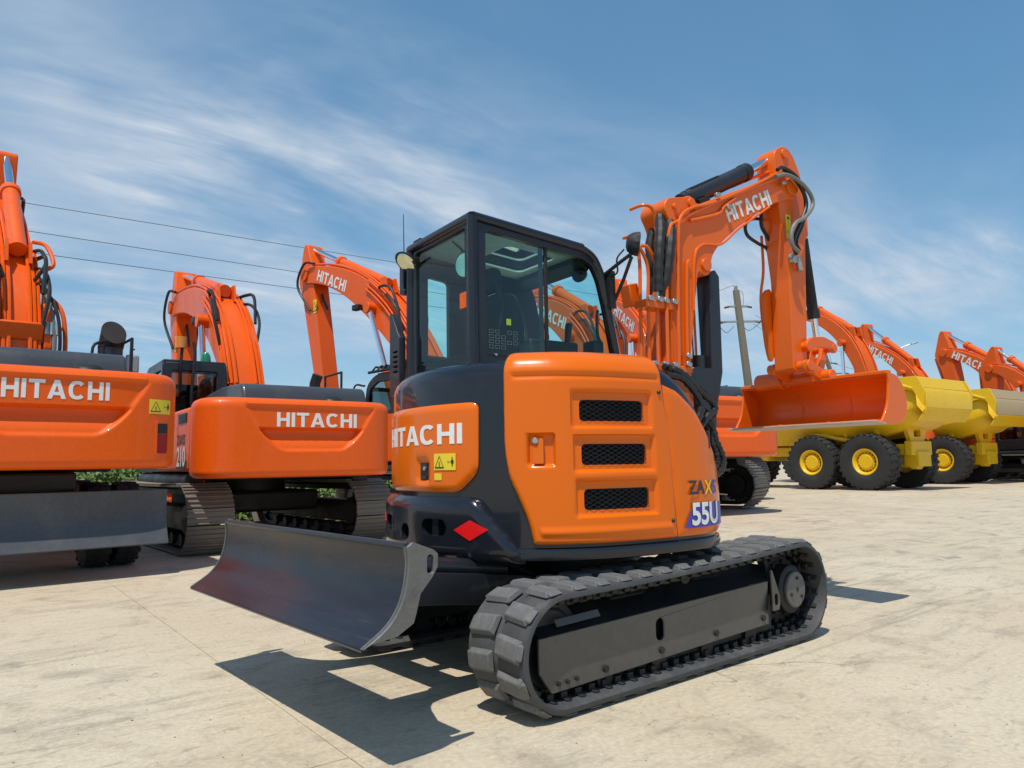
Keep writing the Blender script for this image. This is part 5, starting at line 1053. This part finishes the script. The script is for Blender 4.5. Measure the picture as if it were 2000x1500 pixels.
mb = MB(); mb.prism([(-.02, 2.55), (.1, 2.55), (.02, 2.2)], XZ, -.17, -.13); mb.prism([(-.02, 2.55), (.1, 2.55), (.02, 2.2)], XZ, -.03, .01); kind(mb.build('gusset', ORF, BY), 'stuff')
for yy, rr, mt, dx in ((.36, .026, HOSEG, 0), (.43, .024, HOSE, .05), (.50, .030, ORF, .1), (.30, .024, HOSE, .1), (.40, .018, HOSE, -.1)):
    for sg in (-1, 1):
        MB().tube(cr([(-.05+dx, -.08+sg*.16, 2.15), (-.10+dx, -.08+sg*(yy-.08), 2.35), (-.05+dx, -.08+sg*(yy+.02), 2.62), (.0+dx, -.08+sg*(yy+.03), 3.0), (.10+dx, -.08+sg*(yy-.02), 3.35), (.35+dx, -.08+sg*.30, 3.62), (.75, -.08+sg*.24, 3.95)], 5), rr, 7).build('hose', mt, M1)
for sg in (-1, 1):
    for q in (.30, .36, .42): MB().cyl((.0, -.08+sg*q, 2.95), (.02, -.08+sg*q, 3.12), .036, n=8).build('hose_coupling', ALU, M1)
    mb = MB(); mb.box((.05, -.08+sg*.38, 3.05), (.06, .22, .04)); mb.build('hose_clamp', ORF, M1)
    MB().tube(cr([(.5, -.08+sg*.24, 3.9), (.45, -.08+sg*.40, 4.02), (.75, -.08+sg*.34, 4.35), (1.2, -.08+sg*.24, 4.5)], 5), .03, 7).build('oil_pipe', ORF, M1)
    MB().tube(cr([(.4, -.08+sg*.18, 3.75), (.4, -.08+sg*.30, 4.0), (.7, -.08+sg*.28, 4.25), (1.0, -.08+sg*.2, 4.3)], 5), .026, 7).build('hose', HOSE, M1)
mb = MB(); mb.cyl((-.55, -1.04, 2.2), (-.55, -1.04, 2.75), .15, n=24, cap=False); 
n = 24; ring0 = [(-.55+.155*math.cos(2*math.pi*k/n), -1.04+.155*math.sin(2*math.pi*k/n), 2.75) for k in range(n)]; ring1 = [(-.62+.15*math.cos(2*math.pi*k/n), -1.06+.15*math.sin(2*math.pi*k/n), 2.96+.17*math.cos(2*math.pi*k/n)) for k in range(n)]
mb.add(ring0+ring1, [(k, (k+1) % n, n+(k+1) % n, n+k) for k in range(n)]); mb.build('exhaust_stack', DGM, M1)
mb = MB(); mb.add(ring1, [tuple(range(n))]); mb.build('exhaust_mouth', paint('painted_dark_opening', (.012, .008, .007), .9, 0, 0), M1)  # near-black disc closing the pipe, painted as its unlit inside
mb = MB(); mb.tube(cr([(-.7, -.82, 2.3), (-.72, -.80, 2.72), (-.66, -.94, 2.82)], 4), .02, 6); mb.tube([(-.7, -.82, 2.55), (-.6, -.92, 2.55)], .015, 6); mb.build('stack_rail', BLK, M1)
mb = MB(); mb.tube([(-.6, -1.26, 2.1), (-.62, -1.27, 2.75), (-.62, -1.32, 2.75)], .014, 6); mb.build('mirror_stalk', BLK, M1); MB().box((-.64, -1.29, 2.55), (.05, .17, .24)).build('mirror', GALV, M1, bevel=.04)
# tail lamp
mb = MB(); wrap(mb, rrect(1.06, .05, 1.235, .42, .02), [rrect(1.08, .07, 1.215, .40, .015)], S1, .012, .02, .05); mb.build('lamp_frame', ORF, CW1)
mb = MB(); wrap(mb, rrect(1.082, .07, 1.213, .28, .01), [], S1, .004, .004, .05); mb.build('tail_lamp', REDL, CW1); mb = MB(); wrap(mb, rrect(1.082, .285, 1.213, .395, .01), [], S1, .004, .004, .05); mb.build('indicator_lamp', BLK, CW1)
# chassis, stabiliser blade, wheels
mb = MB(); mb.box((0, 0, .82), (4.6, .9, .40)); mb.box((-1.35, 0, .55), (.3, 1.6, .25)); mb.box((1.35, 0, .55), (.3, 1.6, .25)); mb.cyl((0, 0, .95), (0, 0, 1.18), .6, n=28); mb.build('chassis', DARK, M1, bevel=.04)
mb = MB(); mb.prism([(-2.62, .92), (-2.60, .66), (-2.66, .50), (-2.74, .34), (-2.70, .33), (-2.60, .50), (-2.54, .66), (-2.56, .92)], XZ, -1.25, 1.25); SB = mb.build('stabiliser_blade', paint('grey_blade_steel', (.085, .088, .095), .45, .1, .4, (.16, .15, .14), metal=.2), M1, bevel=.01)
mb = MB(); mb.box((-2.35, .5, .65), (.5, .16, .20)); mb.box((-2.35, -.5, .65), (.5, .16, .20)); kind(mb.build('blade_link', DARK, SB), 'stuff')
mb = MB(); mb.box((-2.2, .25, 1.02), (.4, 1.3, .2)); mb.build('rear_step', DARK, M1, bevel=.03)
def tyre(parent, c, r, wd, rim_mat, rimr, nl=22, lug=True, rot=None, name='wheel', out=1, hubr=.22):
    cx, cy, cz = c; h = wd/2
    prof = [(rimr, -h*.82), (rimr+.06, -h*.94), ((rimr+r)/2, -h*1.0), (r*.93, -h*.93), (r*.972, -h*.75), (r*.975, 0), (r*.972, h*.75), (r*.93, h*.93), ((rimr+r)/2, h), (rimr+.06, h*.94), (rimr, h*.82)]
    mb = MB(); mb.lathe(prof, c, (0, 1, 0), 44, cap=False)
    if lug:
        for k in range(nl):
            for sd in (-1, 1):
                a = 2*math.pi*(k+(.5 if sd > 0 else 0))/nl; v = []
                for (da, y, rr) in ((-.055, .06, .96), (.055, .06, .96), (.005, .98, .93), (.115, .98, .93)):
                    for dr_ in (0, 1):
                        rad = r*(rr+(.012 if dr_ == 0 else .045 if y < .5 else .055)); an = a+da*(1 if True else 1)
                        v.append((cx+rad*math.cos(an), cy+sd*y*h, cz+rad*math.sin(an)))
                mb.add(v, [(1, 3, 7, 5), (0, 4, 6, 2), (0, 1, 5, 4), (2, 6, 7, 3), (0, 2, 3, 1), (4, 5, 7, 6)])
    W_ = mb.build(name, RUBD, parent, ang=30)
    o_ = out
    mb = MB(); mb.lathe([(rimr*1.0, o_*h*.80), (rimr*1.04, o_*h*.86), (rimr*.98, o_*h*.88), (rimr*.90, o_*h*.80), (rimr*.78, o_*h*.52), (rimr*.62, o_*h*.45), (.01, o_*h*.45), (.01, -o_*h*.3), (rimr*1.0, -o_*h*.3)], c, (0, 1, 0), 36, cap=False)
    rim = mb.build('rim', rim_mat, W_, ang=40)
    mb = MB(); mb.lathe([(hubr*1.2, o_*h*.44), (hubr*1.2, o_*h*.58), (hubr, o_*h*.62), (hubr, o_*h*.72), (hubr*.9, o_*h*.76), (.01, o_*h*.76)], c, (0, 1, 0), 28); mb.build('hub', rim_mat, W_, ang=30)
    if r > .8 and out > 0:
        mb = MB()
        for k in range(16): a = 2*math.pi*k/16; q = (cx+rimr*.70*math.cos(a), cy+o_*h*.47, cz+rimr*.70*math.sin(a)); mb.cyl(q, (q[0], q[1]+o_*.04, q[2]), .022, n=6)
        kind(mb.build('wheel_nuts', DARK, W_), 'stuff')
    return W_
for x in (-1.35, 1.35):
    for sy in (-1, 1):
        tyre(M1, (x, sy*1.09, .50), .50, .26, DARK, .27, 20, out=sy, hubr=.12); tyre(M1, (x, sy*.78, .50), .50, .26, DARK, .27, 20, out=sy, hubr=.12)
# ================================================================== DUMP TRUCKS
def dump_truck(label, loc, yaw, s, gate):
    T = thing('dump_truck', label, 'dump truck', (loc[0], loc[1], 0), R(yaw), 'articulated dump trucks parked beyond', s)
    for x in (0, 1.95, 6.2):
        for sy in (-1, 1): tyre(T, (x, sy*1.2, .93), .93, .70, YEL, .42, 26, out=sy, hubr=.24)
    mb = MB()
    for x in (0, 1.95, 6.2): mb.cyl((x, -1.0, .93), (x, 1.0, .93), .17, n=16); mb.lathe([(.1, -.25), (.32, -.12), (.32, .12), (.1, .25)], (x, 0, .93), (0, 1, 0), 18)
    kind(mb.build('axle', YEL, T), 'stuff')
    mb = MB(); mb.box((1.6, .48, 1.32), (5.4, .20, .34)); mb.box((1.6, -.48, 1.32), (5.4, .20, .34)); mb.box((-1.0, 0, 1.35), (.25, 1.3, .46)); mb.box((-.95, 0, 1.0), (.5, .8, .5)); mb.prism([(-1.0, .72), (-.3, .75), (-.3, 1.2), (-1.15, 1.25)], XZ, -.30, .30); kind(mb.build('rear_frame', YEL, T, bevel=.03), 'stuff')
    # dump body: V-shaped trough, floor rising to the rear chute
    def ring(x, zb, zm, zt, hb, hm, ht): return [(x, -ht, zt), (x, -hm, zm), (x, -hb, zb), (x, hb, zb), (x, hm, zm), (x, ht, zt)]
    secs = [ring(-1.75, 2.35, 2.62, 3.15, .95, 1.45, 1.52), ring(-1.2, 2.0, 2.45, 3.35, .95, 1.45, 1.55), ring(-.2, 1.72, 2.30, 3.40, .85, 1.42, 1.56), ring(2.0, 1.55, 2.15, 3.38, .75, 1.38, 1.55), ring(4.1, 1.55, 2.1, 3.30, .75, 1.35, 1.52), ring(4.4, 1.9, 2.4, 3.55, .75, 1.3, 1.45)]
    mb = MB(); vs_ = [p for q in secs for p in q]; mb.add(vs_, [(i*6+j, i*6+j+1, (i+1)*6+j+1, (i+1)*6+j) for i in range(5) for j in range(5)]); mb.add(secs[-1], [tuple(range(6))])
    BD = mb.build('dump_body', YEL, T, ang=20)
    so = BD.modifiers.new('solid', 'SOLIDIFY'); so.thickness = .07; so.offset = -1
    for x in (-.2, .9, 2.0, 3.1):
        for sy in (-1, 1): mb = MB(); mb.prism([(x-.06, 1.75), (x+.06, 1.75), (x+.06, 3.3), (x-.06, 3.3)], lambda a, b_, t: (a, sy*(.86+(b_-1.62)*.40 if b_ < 2.9 else 1.52)+sy*t, b_), 0, .10); mb.build('side_rib', YEL, BD, bevel=.01)
    for sy in (-1, 1):
        mb = MB(); mb.tube([(-1.75, sy*1.54, 3.17), (-1.2, sy*1.57, 3.37), (-.2, sy*1.58, 3.42), (2.0, sy*1.57, 3.40), (4.1, sy*1.54, 3.32)], .085, 8); mb.build('top_rail', YEL, BD)
    mb = MB(); mb.tube([(-.6, 1.05, 1.35), (2.6, 1.1, 2.05), (3.4, 1.1, 2.4)], .07, 10); mb.build('tipping_cylinder', YEL, T)
    # tailgate: three stepped plates
    yw = 1.50
    pl = [[(-1.86, 3.55), (-2.02, 3.18), (-1.96, 3.16), (-1.80, 3.52)], [(-2.02, 3.18), (-2.10, 3.05), (-2.10, 2.55), (-2.03, 2.55), (-1.96, 3.14)], [(-2.10, 2.55), (-1.85, 2.15), (-1.78, 2.18), (-2.03, 2.56)]]
    gt = None
    for k, q in enumerate(pl):
        mb = MB(); mb.prism(q, XZ, -yw, yw); o = mb.build('tailgate' if k == 0 else 'gate_plate', gate if k < 2 else YEL, BD, bevel=.02)
    for sy in (-1, 1):
        mb = MB(); mb.prism(fillet([(-1.9, 3.55), (-1.1, 3.55), (-.9, 3.35), (-1.2, 3.1), (-1.7, 3.2), (-2.05, 2.6), (-2.1, 3.1)], .05, 3), XZ, sy*1.58-.03, sy*1.58+.03); kind(mb.build('gate_arm', YEL, BD, bevel=.01), 'stuff')
    mb = MB(); plate(mb, fillet([(-.42, 1.20), (-.45, 1.62), (-.62, 1.95), (-.78, 2.38), (.78, 2.38), (.62, 1.95), (.45, 1.62), (.42, 1.20), (.26, 1.20), (.22, 1.50), (-.22, 1.50), (-.26, 1.20)], .06, 3), [rrect(-.22, 1.72, .22, 1.98, .06)], YZ, -1.0, -.85); mb.build('tail_bracket', YEL, T, bevel=.02)
    mb = MB(); mb.prism(fillet([(-.36, 1.25), (.36, 1.25), (.30, .80), (.16, .66), (-.16, .66), (-.30, .80)], .05, 3), YZ, -1.0, -.80); mb.box((-.95, 0, 1.22), (.2, .95, .06)); kind(mb.build('rear_hitch', YEL, T, bevel=.03), 'stuff')
    # tractor
    mb = MB(); mb.box((6.4, 0, 1.35), (4.4, 1.5, .7)); mb.box((7.7, 0, 2.05), (2.2, 2.2, .9)); mb.prism([(5.2, 1.7), (7.5, 1.7), (7.3, 2.0), (5.4, 2.0)], XZ, -1.45, 1.45); mb.build('tractor', YEL, T, bevel=.1)
    bg_cab(T, DGM, False, 5.0, 6.7, -.7, .7, 1.95, 3.55); mb = MB(); mb.box((4.75, 0, 2.5), (.1, 2.4, 2.0)); mb.build('headboard', YEL, T, bevel=.03)
    mb = MB(); mb.cyl((6.9, 1.0, 2.4), (6.9, 1.0, 3.6), .09, .09, n=14); mb.cyl((6.9, 1.0, 3.6), (6.8, 1.0, 3.75), .09, .05, n=14); mb.build('exhaust_stack', BLK, T)
    return T
dump_truck('yellow articulated dump truck under the raised bucket, two big wheels in view', (24.88, 8.60), 85, 1.09, YEL)
dump_truck('farther yellow articulated dump truck with dusty tan tailgate, behind the first one', (32.4, 8.8), 85, 1.09, TAN)
# ================================================================== POLES, WIRES, LAMP
def pole(label, base, top, r0, r1):
    T = thing('utility_pole', label, 'utility pole', (base[0], base[1], 0), 0, 'utility poles')
    b_ = Vector((0, 0, 0)); t_ = Vector((top[0]-base[0], top[1]-base[1], top[2])); d = t_.normalized()
    mb = MB(); mb.tube([b_, t_*.5, t_], [r0, (r0+r1)/2, r1], 10); mb.build('pole', CONC, T)
    ax = Vector((.86, -.51, .03)).normalized()
    def arm(k, hl, hr, rr=.05):
        c = t_-d*k; mb = MB(); mb.box(c, (hl+hr, .09, .09), Matrix((ax, Vector((.51, .86, 0)), Vector((0, 0, 1)))).transposed()); return mb.build('crossarm', GALV, T, bevel=.01), c
    a1, c1 = arm(.75, .45, .45); a2, c2 = arm(1.45, .95, .85)
    for c, h in ((c2, 1.0), (c2, -.95), (c2, .72), (c2, -.70), (c1, .40), (c1, -.40)):
        p = c+ax*h; mb = MB(); q = p+ax*(.30 if h > 0 else -.30)+Vector((0, 0, -.06)); dd = (q-p)
        for k in range(4): e = p+dd*(k/4); mb.cyl(e, e+dd*.16, .055, .035, n=10)
        kind(mb.build('insulator', CER, T), 'stuff')
    mb = MB(); mb.tube(cr([c2+ax*.95+Vector((0, 0, -.1)), c2+ax*.4+Vector((0, 0, -.42)), c2+ax*.05+Vector((0, 0, -.1))], 5), .014, 5); mb.build('jumper_wire', WIREM, T)
    mb = MB(); mb.tube(cr([c2-ax*1.1+Vector((0, 0, -.1)), c2-ax*.7+Vector((0, 0, -.5)), c2-ax*.3+Vector((0, 0, -.2))], 5), .014, 5); mb.build('jumper_wire', WIREM, T)
    mb = MB(); q = t_-ax*.1; mb.tube(cr([q, q+Vector((0, 0, .22)), q-ax*.35+Vector((0, 0, .12)), q-ax*.8+Vector((0, 0, -.05))], 5), .016, 5); mb.box(t_+Vector((0, 0, .1)), (.12, .12, .2)); mb.tube(cr([t_, t_+ax*.3-d*.1, t_+ax*.28-d*.7], 5), .014, 5); kind(mb.build('pole_top_gear', GALV, T), 'stuff')
    return T
pole('weathered concrete utility pole leaning left of the arm, with two crossarms', (27.43, 15.44), (26.03, 15.37, 8.9), .22, .15)
pole('shorter distant utility pole showing just behind the bucket link', (45.0, 18.7), (42.7, 19.8, 8.0), .19, .13)
def wire(label, a, b_, sag):
    a, b_ = Vector(a), Vector(b_); P = [a+(b_-a)*(k/24)-Vector((0, 0, sag*4*(k/24)*(1-k/24))) for k in range(25)]
    o = MB().tube(P, .009, 5).build('power_wire', WIREM); tag(o, label, 'wire', 'power wires')
def ext(p0, p1, t): p0, p1 = Vector(p0), Vector(p1); return p0+(p1-p0)*t
PT = Vector((26.0, 15.5, 8.75))
wire('uppermost power wire crossing the sky at left', ext((-.917, 18.48, 7.97), (10.815, 19.05, 8.42), -.9), (25.9, 19.8, 9.0), .0)
wire('middle power wire crossing the sky at left', ext((-.676, 18.377, 7.26), (7.0, 19.735, 7.714), -1.2), (25.7, 15.75, 8.72) if False else ext((-.676, 18.377, 7.26), (7.0, 19.735, 7.714), 3.4), .05)
wire('lowest power wire crossing the sky at left', ext((-.341, 18.179, 6.667), (7.031, 19.787, 7.165), -1.2), ext((-.341, 18.179, 6.667), (7.031, 19.787, 7.165), 3.4), .05)
wire('upper power wire running right from the leaning pole', (26.77, 14.91, 7.75), (46, 17.4, 7.6), .5)
wire('lower power wire running right from the leaning pole', (26.7, 15.0, 7.35), (46, 17.6, 6.6), .5)
T = thing('street_lamp', 'slender grey street lamp with tilted head behind the lettered booms', 'street lamp', (58.9, 21.9, 0))
mb = MB(); mb.tube([(0, 0, 0), (0, 0, 5), (-.05, .1, 9.6)], [.11, .09, .06], 8); mb.build('post', GALV, T); mb = MB(); mb.tube([(-.05, .1, 9.6), (.2, -.1, 9.95), (.75, -.75, 10.28)], .045, 6); mb.build('arm', GALV, T); MB().box((1.0, -1.0, 10.36), (.55, .26, .12), Matrix.Rotation(R(-45), 3, 'Z') @ Matrix.Rotation(R(-14), 3, 'Y')).build('lamp_head', GALV, T, bevel=.03)
# ================================================================== VEGETATION
def leaf_cloud(n, fn, size, seed):
    rnd = random.Random(seed); V, F_ = [], []
    for i in range(n):
        p, nrm_ = fn(rnd); s_ = size*rnd.uniform(.6, 1.4); a = Vector((rnd.uniform(-1, 1), rnd.uniform(-1, 1), rnd.uniform(-.5, 1))).normalized(); b_ = a.orthogonal().normalized(); b_ = Matrix.Rotation(rnd.uniform(0, 6.28), 3, a) @ b_; c = a.cross(b_)
        o = len(V); V += [p+b_*s_, p+c*s_*.45, p-b_*s_, p-c*s_*.45]; F_.append((o, o+1, o+2, o+3))
    mb = MB(); mb.add(V, F_); return mb
FW, RT = Vector((.6446, .7645, 0)), Vector((.7656, -.6433, 0)); CP = Vector((CAM_POS.x, CAM_POS.y, 0))
mb = MB(); q = [CP+RT*x+FW*y for x, y in ((-40, 15.2), (-2, 15.8), (4, 20), (6, 60), (-60, 60))]; mb.add([(p.x, p.y, .004) for p in q], [(0, 1, 2, 3, 4)]); kind(mb.build('grass_verge', VERGE), 'structure')
def weeds(rnd):
    x = rnd.uniform(-22, 3); y = rnd.uniform(15.9, 24)+max(0, x)*1.2; hgt = (.45+1.2*min(1, (y-15.9)/4))*rnd.uniform(.05, 1.0); p = CP+RT*x+FW*y; p.z = hgt*(.6+.4*math.sin(x*1.7)**2); return p, None
wd_ = leaf_cloud(60000, weeds, .085, 3).build('weeds', LEAF, ang=5); kind(wd_, 'stuff')
def tree(label, pos, h, r, seed):
    T = thing('tree', label, 'tree', (pos[0], pos[1], 0), 0, 'distant trees'); rnd = random.Random(seed)
    mb = MB(); mb.tube([(0, 0, 0), (.1, 0, h*.3), (0, .1, h*.6)], [.28, .2, .1], 8)
    for k in range(5): a = k*1.3; mb.tube([(0, 0, h*(.25+.06*k)), (r*.5*math.cos(a), r*.5*math.sin(a), h*(.45+.07*k))], [.1, .04], 6)
    mb.build('trunk', BARK, T)
    cl_ = [(Vector((rnd.gauss(0, r*.42), rnd.gauss(0, r*.42), h*rnd.uniform(.35, .92))), r*rnd.uniform(.3, .5)) for _ in range(26)]
    def f(q):
        c, rr = q.choice(cl_); v = Vector((q.gauss(0, 1), q.gauss(0, 1), q.gauss(0, 1))).normalized()*rr*q.uniform(.5, 1); return c+v, None
    leaf_cloud(4200, f, .20, seed).build('crown', LEAFD, T, ang=5)
tree('green tree at the right edge, behind the dark excavator cab', (73.5, 12.6), 8.2, 3.0, 11)
for k in range(5): pass

rnd = random.Random(5); mb = MB()
for i in range(600):
    d = 1.6+rnd.random()**1.6*14; x = rnd.uniform(-.75, .75)*d; p = CP+FW*d+RT*x; r = rnd.uniform(.002, .0055)*(1+.4*(rnd.random() < .06))
    M3_ = Matrix.Rotation(rnd.uniform(0, 6), 3, 'Z'); v = [p+M3_ @ Vector((a*r*rnd.uniform(.7, 1.2), b_*r*rnd.uniform(.7, 1.2), c_*r*.8+r*.4)) for a, b_, c_ in ((1, 0, 0), (-1, 0, 0), (0, 1, 0), (0, -1, 0), (0, 0, .8), (0, 0, -.5))]
    mb.add(v, [(0, 2, 4), (2, 1, 4), (1, 3, 4), (3, 0, 4), (2, 0, 5), (1, 2, 5), (3, 1, 5), (0, 3, 5)])
kind(mb.build('grit', paint('loose_grit', (.36, .30, .22), .9, 0, .5, (.2, .17, .13)), ang=10), 'stuff')

def treeline(rnd):
    a = rnd.uniform(-.25, 2.3); d = 310+rnd.uniform(-12, 12); hh = 4.2+2.2*math.sin(a*37)*math.sin(a*91+1)+1.2*math.sin(a*211); p = CP+Vector((math.cos(a), math.sin(a), 0))*d; p.z = max(.3, hh)*rnd.random()**.7; return p, None
tl = leaf_cloud(16000, treeline, .9, 21).build('distant_trees', LEAFD, ang=5); kind(tl, 'stuff')
